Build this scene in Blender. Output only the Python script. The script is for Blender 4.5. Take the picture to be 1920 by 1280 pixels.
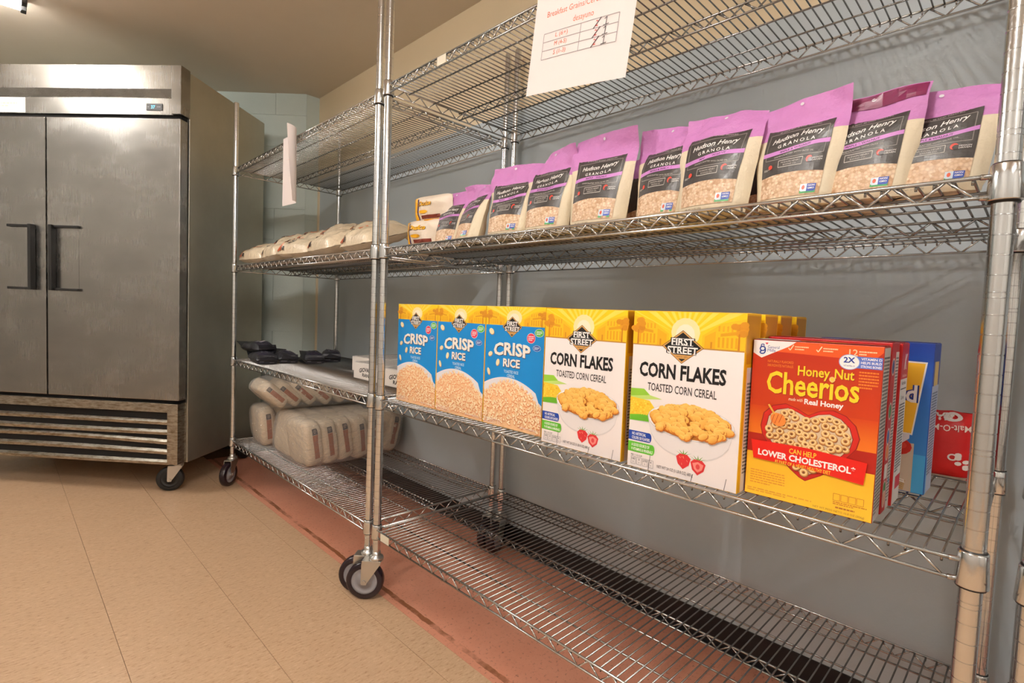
import bpy, bmesh, math, random
from mathutils import Vector, Matrix, noise as mnoise

# ------------------------------------------------------------------ basics
# All lengths below are written in inches and scaled to metres.
# World axes: +x towards the shelf wall, +y along the shelf run (away), +z up.
S = 0.0254
SC = bpy.context.scene
COL = SC.collection
PI = math.pi
for o in list(bpy.data.objects):
    bpy.data.objects.remove(o)

# ------------------------------------------------------------------ camera
CAM_X, CAM_Y, CAM_Z = -35.96, -1.59, 38.79
YAW, PITCH, ROLL, FPX = 44.819, -2.959, 2.256, 975.77
def make_camera():
    a, b, c = map(math.radians, (YAW, PITCH, ROLL))
    fw = Vector((math.sin(a) * math.cos(b), math.cos(a) * math.cos(b), math.sin(b)))
    rt = Vector((math.cos(a), -math.sin(a), 0))
    up = rt.cross(fw)
    r2 = math.cos(c) * rt + math.sin(c) * up
    u2 = -math.sin(c) * rt + math.cos(c) * up
    m = Matrix(((r2.x, u2.x, -fw.x, CAM_X * S), (r2.y, u2.y, -fw.y, CAM_Y * S), (r2.z, u2.z, -fw.z, CAM_Z * S), (0, 0, 0, 1)))
    cd = bpy.data.cameras.new('camera')
    cd.sensor_fit = 'HORIZONTAL'; cd.sensor_width = 36.0
    cd.lens = FPX / 1920 * 36.0
    cd.clip_start = 0.02; cd.clip_end = 60
    co = bpy.data.objects.new('camera', cd); COL.objects.link(co)
    co.matrix_world = m
    SC.camera = co
make_camera()

# ------------------------------------------------------------------ world, exposure
LAMP_STRENGTH = {'far': 75.0, 'mid': 116.0, 'near': 75.0}
w = bpy.data.worlds.new('world'); SC.world = w; w.use_nodes = True
w.node_tree.nodes['Background'].inputs[0].default_value = (0.8, 0.9, 1.0, 1)
w.node_tree.nodes['Background'].inputs[1].default_value = 0.0
SC.view_settings.view_transform = 'Standard'
SC.view_settings.look = 'None'
SC.view_settings.gamma = 1.0
SC.view_settings.use_curve_mapping = False
SC.view_settings.exposure = 0.0

# ------------------------------------------------------------------ colour helpers
def lin(c):
    return c / 12.92 if c <= 0.04045 else ((c + 0.055) / 1.055) ** 2.4
def rgb(r, g=None, b=None):
    if g is None:
        h = r.lstrip('#'); r, g, b = (int(h[i:i + 2], 16) for i in (0, 2, 4))
    return (lin(r / 255), lin(g / 255), lin(b / 255), 1.0)
def mixc(a, b, t):
    return tuple(a[i] * (1 - t) + b[i] * t for i in range(4))

# ------------------------------------------------------------------ materials
MATS = {}
class NT:
    def __init__(s, name):
        s.m = bpy.data.materials.new(name); s.m.use_nodes = True
        s.n = s.m.node_tree.nodes; s.l = s.m.node_tree.links
        s.b = s.n['Principled BSDF']
        MATS[name] = s.m
    def set(s, **k):
        for a, v in k.items():
            s.b.inputs[a.replace('_', ' ')].default_value = v
        return s
    def node(s, t, **k):
        x = s.n.new(t)
        for a, v in k.items(): setattr(x, a, v)
        return x
    def link(s, a, b): s.l.new(a, b)
    def coord(s, scale=(1, 1, 1), kind='Object'):
        tc = s.node('ShaderNodeTexCoord'); mp = s.node('ShaderNodeMapping')
        mp.inputs['Scale'].default_value = scale
        s.link(tc.outputs[kind], mp.inputs['Vector'])
        return mp.outputs['Vector']
    def noise(s, scale, detail=4, rough=0.6, vec=None):
        x = s.node('ShaderNodeTexNoise')
        x.inputs['Scale'].default_value = scale; x.inputs['Detail'].default_value = detail
        x.inputs['Roughness'].default_value = rough
        if vec: s.link(vec, x.inputs['Vector'])
        return x.outputs['Fac']
    def ramp(s, fac, stops, interp='LINEAR'):
        r = s.node('ShaderNodeValToRGB'); r.color_ramp.interpolation = interp
        e = r.color_ramp.elements
        while len(e) < len(stops): e.new(0.5)
        for i, (p, c) in enumerate(stops):
            e[i].position = p; e[i].color = c
        s.link(fac, r.inputs['Fac'])
        return r.outputs['Color']
    def mix(s, fac, a, b):
        x = s.node('ShaderNodeMix', data_type='RGBA')
        for v, k in ((fac, 0), (a, 6), (b, 7)):
            if hasattr(v, 'is_linked') or hasattr(v, 'links'): s.link(v, x.inputs[k])
            else: x.inputs[k].default_value = v
        return x.outputs[2]
    def math(s, op, a, b=None):
        x = s.node('ShaderNodeMath', operation=op)
        for i, v in enumerate((a, b)):
            if v is None: continue
            if hasattr(v, 'links'): s.link(v, x.inputs[i])
            else: x.inputs[i].default_value = v
        return x.outputs[0]
    def bump(s, h, strength=0.2, dist=0.01):
        x = s.node('ShaderNodeBump'); x.inputs['Strength'].default_value = strength
        x.inputs['Distance'].default_value = dist
        s.link(h, x.inputs['Height']); s.link(x.outputs[0], s.b.inputs['Normal'])
    def col(s, sock): s.link(sock, s.b.inputs['Base Color'])

def g(v): return (v, v, v, 1)
def plain(name, c, rough=0.5, metal=0.0, **k):
    t = NT(name); t.set(Base_Color=c, Roughness=rough, Metallic=metal, **k); return t

def build_materials():
    t = plain('chrome', (0.72, 0.73, 0.73, 1), 0.16, 1.0)
    n = t.noise(400, 3, 0.6, t.coord())
    t.link(t.ramp(n, [(0.3, g(0.10)), (0.75, g(0.26))]), t.b.inputs['Roughness'])
    plain('wire_chrome', (0.36, 0.36, 0.355, 1), 0.27, 1.0)
    plain('truss_chrome', (0.58, 0.58, 0.57, 1), 0.22, 1.0)
    t = plain('zinc', (0.62, 0.61, 0.58, 1), 0.32, 1.0)
    # stainless: brushed vertical grain, smudges
    t = plain('stainless', (0.5, 0.49, 0.47, 1), 0.3, 1.0)
    n1 = t.noise(3, 5, 0.6, t.coord((220, 220, 3)))
    n2 = t.noise(4, 3, 0.5, t.coord((1, 1, 1.8)))
    t.link(t.math('ADD', t.math('ADD', t.math('MULTIPLY', n1, 0.12), 0.12), t.math('MULTIPLY', n2, 0.16)), t.b.inputs['Roughness'])
    t.bump(t.noise(1.6, 2, 0.5, t.coord((1, 1, 2.2))), 0.25, 0.02)
    t.col(t.ramp(n2, [(0.2, (0.30, 0.287, 0.265, 1)), (0.8, (0.42, 0.405, 0.38, 1))]))
    t = plain('stainless_side', (0.42, 0.40, 0.33, 1), 0.45, 1.0)
    n2 = t.noise(4, 5, 0.7, t.coord())
    t.col(t.ramp(n2, [(0.2, (0.50, 0.48, 0.41, 1)), (0.8, (0.60, 0.58, 0.50, 1))]))
    t = plain('grille_metal', (0.45, 0.42, 0.36, 1), 0.38, 1.0)
    n2 = t.noise(25, 5, 0.7, t.coord((1, 1, 4)))
    t.col(t.ramp(n2, [(0.35, (0.24, 0.2, 0.14, 1)), (0.6, (0.50, 0.47, 0.41, 1))]))
    plain('black_plastic', rgb(24, 23, 22), 0.42)
    plain('dark_void', rgb(12, 11, 10), 0.9)
    plain('tyre', rgb(34, 20, 28), 0.22)
    plain('wheel_hub', rgb(150, 147, 150), 0.4)
    plain('black_tyre', rgb(20, 20, 20), 0.55)
    plain('sticker', rgb(232, 222, 200), 0.6)
    # walls
    def paint(name, c, c2, bs=0.12):
        t = plain(name, c, 0.6)
        n = t.noise(7, 5, 0.65, t.coord()); t.col(t.mix(n, c, c2))
        t.bump(t.noise(160, 3, 0.7, t.coord()), bs, 0.004)
        return t
    paint('ceiling_paint', rgb(222, 210, 192), rgb(216, 203, 184))
    paint('room_paint', rgb(206, 204, 199), rgb(198, 196, 191))
    paint('block_paint', rgb(204, 216, 210), rgb(196, 208, 202), 0.3)
    # shelf wall: cream above the paint line, blue-grey below
    t = plain('shelf_wall_paint', rgb(150, 156, 156), 0.42)
    tc = t.node('ShaderNodeTexCoord'); sp = t.node('ShaderNodeSeparateXYZ')
    t.link(tc.outputs['Object'], sp.inputs[0])
    wob = t.math('MULTIPLY', t.math('SUBTRACT', t.noise(9, 3, 0.6, t.coord()), 0.5), 0.012)
    edge = t.math('GREATER_THAN', t.math('ADD', sp.outputs['Z'], wob), 72.2 * S)
    n = t.noise(5, 5, 0.65, t.coord())
    low = t.mix(n, rgb(192, 202, 207), rgb(184, 195, 201)); up = t.mix(n, rgb(232, 214, 180), rgb(226, 208, 174))
    base = t.mix(edge, low, up)
    sc = t.noise(60, 6, 0.8, t.coord((1, 0.5, 1)))
    t.col(t.mix(t.ramp(sc, [(0.70, g(0)), (0.74, g(0.25))]), base, rgb(120, 122, 120)))
    t.bump(t.noise(120, 3, 0.7, t.coord()), 0.08, 0.004)
    paint('corner_cream', rgb(230, 214, 186), rgb(222, 206, 178))
    # floor tile: vinyl with elongated flecks, tone per tile
    t = plain('vinyl_tile', rgb(206, 170, 132), 0.36)
    oi = t.node('ShaderNodeObjectInfo')
    v = t.coord((30, 90, 30), 'Object')
    add = t.node('ShaderNodeVectorMath', operation='ADD'); t.link(v, add.inputs[0])
    cmb = t.node('ShaderNodeCombineXYZ')
    t.link(t.math('MULTIPLY', oi.outputs['Random'], 40.0), cmb.inputs[0]); t.link(cmb.outputs[0], add.inputs[1])
    f1 = t.noise(1.6, 6, 0.75, add.outputs[0]); f2 = t.noise(0.28, 4, 0.6, add.outputs[0])
    base = t.mix(f2, rgb(208, 174, 140), rgb(194, 160, 126))
    base = t.mix(t.ramp(f1, [(0.54, g(0)), (0.63, g(0.7))]), base, rgb(160, 116, 82))
    base = t.mix(t.ramp(f1, [(0.34, g(0.6)), (0.45, g(0))]), base, rgb(228, 198, 168))
    t.col(base)
    t.link(t.ramp(t.noise(8, 4, 0.6, t.coord()), [(0.3, g(0.28)), (0.7, g(0.46))]), t.b.inputs['Roughness'])
    # red band with flecks and the brown wax line near its edge
    t = plain('red_vinyl', rgb(186, 112, 84), 0.34)
    vv = t.coord((1, 1, 1))
    f1 = t.noise(95, 6, 0.75, vv); f2 = t.noise(9, 4, 0.6, vv); f3 = t.noise(330, 2, 0.6, vv)
    base = t.mix(f2, rgb(220, 156, 130), rgb(204, 134, 106))
    base = t.mix(t.ramp(f1, [(0.57, g(0)), (0.66, g(0.75))]), base, rgb(86, 42, 26))
    base = t.mix(t.ramp(f3, [(0.64, g(0)), (0.72, g(0.7))]), base, rgb(226, 176, 150))
    tc = t.node('ShaderNodeTexCoord'); sp = t.node('ShaderNodeSeparateXYZ'); t.link(tc.outputs['Object'], sp.inputs[0])
    wv = t.math('MULTIPLY', t.math('SUBTRACT', t.noise(14, 4, 0.7, vv), 0.5), 0.02)
    d = t.math('ABSOLUTE', t.math('ADD', t.math('SUBTRACT', sp.outputs['X'], 2.15 * S), wv))
    line = t.math('LESS_THAN', d, 0.0085)
    patch = t.ramp(t.noise(5, 4, 0.7, vv), [(0.40, g(0)), (0.55, g(0.85))])
    base = t.mix(t.math('MULTIPLY', line, patch), base, rgb(118, 66, 22))
    t.col(base)
    plain('cove_base', rgb(13, 14, 17), 0.45)
    plain('grout', rgb(120, 88, 62), 0.8)
    # printed stock: colour comes from the printed artwork
    def printed(name, rough, bumps=0.0, bscale=60, coat=0.0):
        t = plain(name, g(0.8), rough)
        a = t.node('ShaderNodeAttribute', attribute_name='Col'); t.col(a.outputs['Color'])
        if bumps: t.bump(t.noise(bscale, 4, 0.6, t.coord()), bumps, 0.01)
        if coat: t.b.inputs['Coat Weight'].default_value = coat
        return t
    printed('print_card', 0.42)
    printed('print_matte', 0.7)
    printed('print_film', 0.42, 0.15, 45, 0.05)
    printed('shiny_film', 0.26, 0.5, 60, 0.15)
    printed('kraft_pouch', 0.6, 0.5, 28)
    # granola seen through the pouch window
    t = plain('granola', rgb(206, 172, 136), 0.5)
    vo = t.node('ShaderNodeTexVoronoi'); vo.inputs['Scale'].default_value = 210; t.link(t.coord(), vo.inputs['Vector'])
    sp = t.node('ShaderNodeSeparateColor'); t.link(vo.outputs['Color'], sp.inputs[0])
    c = t.ramp(sp.outputs[0], [(0.0, rgb(186, 146, 108)), (0.3, rgb(226, 194, 158)), (0.7, rgb(240, 214, 182)), (1.0, rgb(248, 232, 206))])
    dk = t.ramp(vo.outputs['Distance'], [(0.0, g(0)), (0.8, g(0.6))])
    t.col(t.mix(dk, c, rgb(176, 130, 94)))
    t.bump(vo.outputs['Distance'], -0.5, 0.004)
    # clear wrinkled film
    t = NT('clear_film'); nt = t.m.node_tree
    out = t.n['Material Output']
    tr = t.node('ShaderNodeBsdfTransparent'); tr.inputs[0].default_value = (0.98, 0.97, 0.96, 1)
    gl = t.node('ShaderNodeBsdfGlossy'); gl.inputs['Roughness'].default_value = 0.12
    df = t.node('ShaderNodeBsdfDiffuse'); df.inputs[0].default_value = (0.85, 0.83, 0.8, 1)
    bp = t.node('ShaderNodeBump'); bp.inputs['Strength'].default_value = 0.9; bp.inputs['Distance'].default_value = 0.03
    t.link(t.noise(22, 6, 0.65, t.coord((1, 1, 2.2))), bp.inputs['Height'])
    t.link(bp.outputs[0], gl.inputs['Normal']); t.link(bp.outputs[0], df.inputs['Normal'])
    m1 = t.node('ShaderNodeMixShader'); m1.inputs[0].default_value = 0.4
    t.link(df.outputs[0], m1.inputs[1]); t.link(gl.outputs[0], m1.inputs[2])
    m2 = t.node('ShaderNodeMixShader')
    lw = t.node('ShaderNodeLayerWeight'); lw.inputs[0].default_value = 0.35; t.link(bp.outputs[0], lw.inputs['Normal'])
    t.link(t.ramp(lw.outputs['Facing'], [(0.0, g(0.2)), (1.0, g(0.6))]), m2.inputs[0])
    t.link(tr.outputs[0], m2.inputs[1]); t.link(m1.outputs[0], m2.inputs[2])
    t.link(m2.outputs[0], out.inputs[0])
    # lamps and display
    for k_, e_ in LAMP_STRENGTH.items():
        t = plain('lamp_tube_' + k_, g(1), 0.5)
        t.b.inputs['Emission Color'].default_value = (1.0, 0.965, 0.93, 1); t.b.inputs['Emission Strength'].default_value = e_
    plain('lamp_white', rgb(235, 232, 225), 0.5)
    t = plain('display_glow', rgb(40, 120, 150), 0.4)
    t.b.inputs['Emission Color'].default_value = (0.15, 0.75, 1.0, 1); t.b.inputs['Emission Strength'].default_value = 1.6
    plain('display_body', rgb(62, 64, 66), 0.4)
    plain('paper', rgb(240, 228, 224), 0.8)
build_materials()
M = MATS

# ------------------------------------------------------------------ mesh builder (inches)
class MB:
    def __init__(s): s.v = []; s.f = []; s.sm = []; s.c = []
    def face(s, idx, smooth=False, col=None): s.f.append(idx); s.sm.append(smooth); s.c.append(col)
    def quad(s, a, b, c, d, smooth=False, col=None):
        i = len(s.v); s.v += [tuple(a), tuple(b), tuple(c), tuple(d)]; s.face((i, i + 1, i + 2, i + 3), smooth, col); return s
    def box(s, x0, y0, z0, x1, y1, z1, bev=0.0, col=None):
        x0, x1 = min(x0, x1), max(x0, x1); y0, y1 = min(y0, y1), max(y0, y1); z0, z1 = min(z0, z1), max(z0, z1)
        if bev <= 0:
            i = len(s.v)
            s.v += [(x0, y0, z0), (x1, y0, z0), (x1, y1, z0), (x0, y1, z0), (x0, y0, z1), (x1, y0, z1), (x1, y1, z1), (x0, y1, z1)]
            for q in ((0, 3, 2, 1), (4, 5, 6, 7), (0, 1, 5, 4), (1, 2, 6, 5), (2, 3, 7, 6), (3, 0, 4, 7)):
                s.face(tuple(i + k for k in q), False, col)
            return s
        bm = bmesh.new()
        r = bmesh.ops.create_cube(bm, size=1.0)
        for v in bm.verts:
            v.co.x = x0 if v.co.x < 0 else x1; v.co.y = y0 if v.co.y < 0 else y1; v.co.z = z0 if v.co.z < 0 else z1
        bmesh.ops.bevel(bm, geom=bm.edges[:], offset=bev, segments=2, profile=0.5, affect='EDGES')
        s.add_bm(bm, col); return s
    def add_bm(s, bm, col=None, smooth=False):
        i = len(s.v); bm.verts.index_update()
        s.v += [tuple(v.co) for v in bm.verts]
        for f in bm.faces: s.face(tuple(i + v.index for v in f.verts), smooth, col)
        bm.free()
    def cyl(s, a, b, r, n=8, r2=None, caps=True, col=None):
        a = Vector(a); b = Vector(b); d = (b - a)
        if d.length < 1e-9: return s
        d.normalize(); u = d.orthogonal().normalized(); w_ = d.cross(u)
        if r2 is None: r2 = r
        i = len(s.v)
        for k in range(n):
            t = 2 * PI * k / n; e = math.cos(t) * u + math.sin(t) * w_
            s.v.append(tuple(a + e * r)); s.v.append(tuple(b + e * r2))
        for k in range(n):
            j = (k + 1) % n
            s.face((i + 2 * k, i + 2 * j, i + 2 * j + 1, i + 2 * k + 1), True, col)
        if caps:
            s.face(tuple(i + 2 * k for k in reversed(range(n))), False, col)
            s.face(tuple(i + 2 * k + 1 for k in range(n)), False, col)
        return s
    def tube(s, pts, r, n=6):
        for a, b in zip(pts[:-1], pts[1:]): s.cyl(a, b, r, n)
        return s
    def lathe(s, prof, c=(0, 0, 0), n=20, axis='z', col=None, rot=None, sharp=False):
        """prof: list of (radius, height); sharp keeps every ring edge crisp"""
        if sharp:
            for a, b in zip(prof[:-1], prof[1:]): s.lathe([a, b], c, n, axis, col, rot)
            return s
        i = len(s.v); m = len(prof)
        for k in range(n):
            t = 2 * PI * k / n
            for p in prof:
                x, y, z = p[0] * math.cos(t), p[0] * math.sin(t), p[1]
                if axis == 'x': x, y, z = z, x, y
                if axis == 'y': x, y, z = y, z, x
                q = Vector((x, y, z))
                if rot: q = rot @ q
                s.v.append((q.x + c[0], q.y + c[1], q.z + c[2]))
        for k in range(n):
            j = (k + 1) % n
            for q in range(m - 1):
                s.face((i + k * m + q, i + j * m + q, i + j * m + q + 1, i + k * m + q + 1), True, col)
        return s
    def grid(s, fn, nu, nv, smooth=True, col=None, flip=False):
        i = len(s.v)
        for b in range(nv + 1):
            for a in range(nu + 1): s.v.append(tuple(fn(a / nu, b / nv)))
        for b in range(nv):
            for a in range(nu):
                q = (i + b * (nu + 1) + a, i + b * (nu + 1) + a + 1, i + (b + 1) * (nu + 1) + a + 1, i + (b + 1) * (nu + 1) + a)
                c = col((a + .5) / nu, (b + .5) / nv) if callable(col) else col
                s.face(q[::-1] if flip else q, smooth, c)
        return s
    def mesh(s, name, mat, edge_split=None):
        me = bpy.data.meshes.new(name)
        me.from_pydata([(x * S, y * S, z * S) for x, y, z in s.v], [], s.f)
        me.polygons.foreach_set('use_smooth', s.sm)
        if any(c is not None for c in s.c):
            at = me.color_attributes.new('Col', 'FLOAT_COLOR', 'CORNER')
            buf = []
            for f, c in zip(s.f, s.c):
                if c is None: c = (0.8, 0.8, 0.8, 1)
                if isinstance(c, list):
                    for q in c: buf.extend(q)
                else:
                    for _ in f: buf.extend(c)
            at.data.foreach_set('color', buf)
        me.materials.append(M[mat] if isinstance(mat, str) else mat)
        me.update()
        return me
    def build(s, name, mat, parent=None, loc=None, rotz=None):
        return link(name, s.mesh(name, mat), parent, loc, rotz)
def link(name, me, parent=None, loc=None, rotz=None):
    o = bpy.data.objects.new(name, me); COL.objects.link(o)
    if parent: o.parent = parent
    if loc: o.location = tuple(c * S for c in loc)
    if rotz is not None: o.rotation_euler = (0, 0, rotz)
    return o
def tag(o, label=None, cat=None, group=None, kind=None):
    if label: o['label'] = label
    if cat: o['category'] = cat
    if group: o['group'] = group
    if kind: o['kind'] = kind
    return o
def thing(name, label, cat, loc=(0, 0, 0), rotz=0.0, group=None):
    o = bpy.data.objects.new(name, None); COL.objects.link(o)
    o.empty_display_size = 0.05
    o.location = tuple(c * S for c in loc); o.rotation_euler = (0, 0, rotz)
    return tag(o, label, cat, group)
def struct(name, mb, mat, parent=None):
    o = mb.build(name, mat, parent)
    if not parent: o['kind'] = 'structure'
    return o
def kids(o): return [c for c in COL.objects if c.parent == o]
def dup(o, parent=None, loc=None, rotz=None, label=None, group=None):
    c = o.copy(); COL.objects.link(c)
    if parent: c.parent = parent
    if loc is not None: c.location = tuple(q * S for q in loc)
    if rotz is not None: c.rotation_euler = (0, 0, rotz)
    if label: c['label'] = label
    if group: c['group'] = group
    for ch in list(o.children):
        dup(ch, parent=c)
    return c

# ------------------------------------------------------------------ flat artwork (printing) laid on a surface
TXT = {}
def glyphs(text, bold=0.0, shear=0.0, space=1.0):
    key = (text, bold, shear, space)
    if key in TXT: return TXT[key]
    cu = bpy.data.curves.new('lettering', 'FONT')
    cu.body = text; cu.size = 1.0; cu.offset = bold; cu.shear = shear; cu.space_character = space
    cu.resolution_u = 2; cu.fill_mode = 'BOTH'
    ob = bpy.data.objects.new('lettering', cu)
    me = ob.to_mesh()
    vs = [(v.co.x, v.co.y) for v in me.vertices]; fs = [tuple(p.vertices) for p in me.polygons]
    ob.to_mesh_clear(); bpy.data.objects.remove(ob); bpy.data.curves.remove(cu)
    if not vs: vs = [(0, 0)]
    x0 = min(v[0] for v in vs); x1 = max(v[0] for v in vs); y0 = min(v[1] for v in vs); y1 = max(v[1] for v in vs)
    TXT[key] = (vs, fs, x0, x1, y0, y1)
    return TXT[key]

class Art:
    """Vector print: polygons with colours, stacked in thin ink layers on a mapped surface."""
    def __init__(s, mapping, step=0.0005, base=0.002, seg=None):
        s.seg = seg
        s.mb = MB(); s.map = mapping; s.k = 0; s.step = step; s.base = base
        s.c0 = (0, 0); s.rot = 0.0
    def up(s, n=1): s.k += n
    def P(s, u, v, k=None):
        return s.map(u, v, s.base + s.step * (s.k if k is None else k))
    def poly(s, pts, col, cols=None):
        i = len(s.mb.v)
        for p in pts: s.mb.v.append(tuple(s.P(*p)))
        s.mb.face(tuple(range(i, i + len(pts))), False, cols if cols else col)
        s.up()
    def rect(s, u0, v0, u1, v1, col, col2=None, nu=1, nv=1):
        """col at v0, col2 at v1"""
        c2 = col2 or col
        for b in range(nv):
            for a in range(nu):
                ua, ub = u0 + (u1 - u0) * a / nu, u0 + (u1 - u0) * (a + 1) / nu
                va, vb = v0 + (v1 - v0) * b / nv, v0 + (v1 - v0) * (b + 1) / nv
                ca, cb = mixc(col, c2, b / nv), mixc(col, c2, (b + 1) / nv)
                i = len(s.mb.v)
                for p in ((ua, va), (ub, va), (ub, vb), (ua, vb)): s.mb.v.append(tuple(s.P(*p)))
                s.mb.face((i, i + 1, i + 2, i + 3), False, [ca, ca, cb, cb])
        s.up()
    def band(s, lower, upper, u0, u1, col, n=12):
        """area between two curves v=lower(u), v=upper(u)"""
        for a in range(n):
            ua, ub = u0 + (u1 - u0) * a / n, u0 + (u1 - u0) * (a + 1) / n
            i = len(s.mb.v)
            for p in ((ua, lower(ua)), (ub, lower(ub)), (ub, upper(ub)), (ua, upper(ua))): s.mb.v.append(tuple(s.P(*p)))
            s.mb.face((i, i + 1, i + 2, i + 3), False, col)
        s.up()
    def disc(s, cu, cv, ru, rv, col, n=14, rot=0.0, up=True, col2=None, a0=0.0, a1=2 * PI):
        pts = []
        for k in range(n + (0 if a1 - a0 > 6.28 else 1)):
            t = a0 + (a1 - a0) * k / n; x, y = ru * math.cos(t), rv * math.sin(t)
            pts.append((cu + x * math.cos(rot) - y * math.sin(rot), cv + x * math.sin(rot) + y * math.cos(rot)))
        i = len(s.mb.v)
        for p in pts: s.mb.v.append(tuple(s.P(*p)))
        cols = None
        if col2: cols = [mixc(col, col2, 0.5 + 0.5 * math.sin(2 * PI * k / n)) for k in range(len(pts))]
        s.mb.face(tuple(range(i, i + len(pts))), False, cols or col)
        if up: s.up()
    def ring(s, cu, cv, ro, ri, col, n=16, asp=1.0, rot=0.0):
        def pt(t, r):
            x, y = r * math.cos(t), r * asp * math.sin(t)
            return (cu + x * math.cos(rot) - y * math.sin(rot), cv + x * math.sin(rot) + y * math.cos(rot))
        for k in range(n):
            a, b = 2 * PI * k / n, 2 * PI * (k + 1) / n
            i = len(s.mb.v)
            for p in (pt(a, ri), pt(a, ro), pt(b, ro), pt(b, ri)): s.mb.v.append(tuple(s.P(*p)))
            s.mb.face((i, i + 1, i + 2, i + 3), False, col)
        s.up()
    def line(s, pts, wd, col):
        if s.seg:
            q = [pts[0]]
            for a, b in zip(pts[:-1], pts[1:]):
                n = max(1, int(math.hypot(b[0] - a[0], b[1] - a[1]) / s.seg))
                q += [(a[0] + (b[0] - a[0]) * k / n, a[1] + (b[1] - a[1]) * k / n) for k in range(1, n + 1)]
            pts = q
        for a, b in zip(pts[:-1], pts[1:]):
            d = Vector((b[0] - a[0], b[1] - a[1])); L = d.length
            if L < 1e-6: continue
            n = Vector((-d.y, d.x)) * (wd / 2 / L)
            i = len(s.mb.v)
            for p in ((a[0] - n.x, a[1] - n.y), (b[0] - n.x, b[1] - n.y), (b[0] + n.x, b[1] + n.y), (a[0] + n.x, a[1] + n.y)): s.mb.v.append(tuple(s.P(*p)))
            s.mb.face((i, i + 1, i + 2, i + 3), False, col)
        s.up()
    def frame(s, u0, v0, u1, v1, wd, col, n=1):
        def seg(a, b): return [(a[0] + (b[0] - a[0]) * k / n, a[1] + (b[1] - a[1]) * k / n) for k in range(n + 1)]
        for a, b in (((u0, v0), (u1, v0)), ((u1, v0), (u1, v1)), ((u1, v1), (u0, v1)), ((u0, v1), (u0, v0))):
            s.line(seg(a, b), wd, col); s.k -= 1
        s.up()
    def text(s, txt, cu, cv, hgt, col, width=None, bold=0.0, shear=0.0, space=1.0, align='c', rot=0.0, arc=None):
        """hgt: height of the lettering box; width: squeeze or stretch to this width; arc: v shift as function of u"""
        vs, fs, x0, x1, y0, y1 = glyphs(txt, bold, shear, space)
        k = hgt / max(y1 - y0, 1e-6); kx = width / max(x1 - x0, 1e-6) if width else k
        wd = (x1 - x0) * kx
        ox = {'c': -wd / 2, 'l': 0, 'r': -wd}[align]
        i = len(s.mb.v); cr, sr = math.cos(rot), math.sin(rot)
        for x, y in vs:
            a, b = ox + (x - x0) * kx, (y - y0) * k - hgt / 2
            a, b = a * cr - b * sr, a * sr + b * cr
            u, v = cu + a, cv + b
            if arc: v += arc(u)
            s.mb.v.append(tuple(s.P(u, v)))
        for f in fs: s.mb.face(tuple(i + q for q in f), False, col)
        s.up()
    def lines_of_type(s, u0, v0, u1, v1, rows, col, seed=0, thick=0.55):
        """tiny unreadable small print: broken dashes"""
        r = random.Random(seed); dv = (v1 - v0) / rows
        for k in range(rows):
            v = v1 - dv * (k + 0.5); u = u0
            end = u1 if k < rows - 1 else u0 + (u1 - u0) * r.uniform(0.4, 0.9)
            while u < end:
                L = min(r.uniform(0.04, 0.14) * (u1 - u0), end - u)
                i = len(s.mb.v); h = dv * thick / 2
                for p in ((u, v - h), (u + L, v - h), (u + L, v + h), (u, v + h)): s.mb.v.append(tuple(s.P(*p)))
                s.mb.face((i, i + 1, i + 2, i + 3), False, col); u += L + 0.02 * (u1 - u0)
        s.up()
    def build(s, name, mat, parent): return s.mb.build(name, mat, parent)

# ================================================================== THE ROOM
XW, ZC = 25.0, 93.5                     # shelf wall, ceiling height
XL, YB = -98.0, -112.0                  # wall opposite, wall behind the camera
XC, YC = 21.6, 135.0                    # where the short return meets the diagonal block wall
YE = YC + (XC - XL)                     # diagonal wall runs at 45 degrees until it meets the opposite wall

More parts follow.
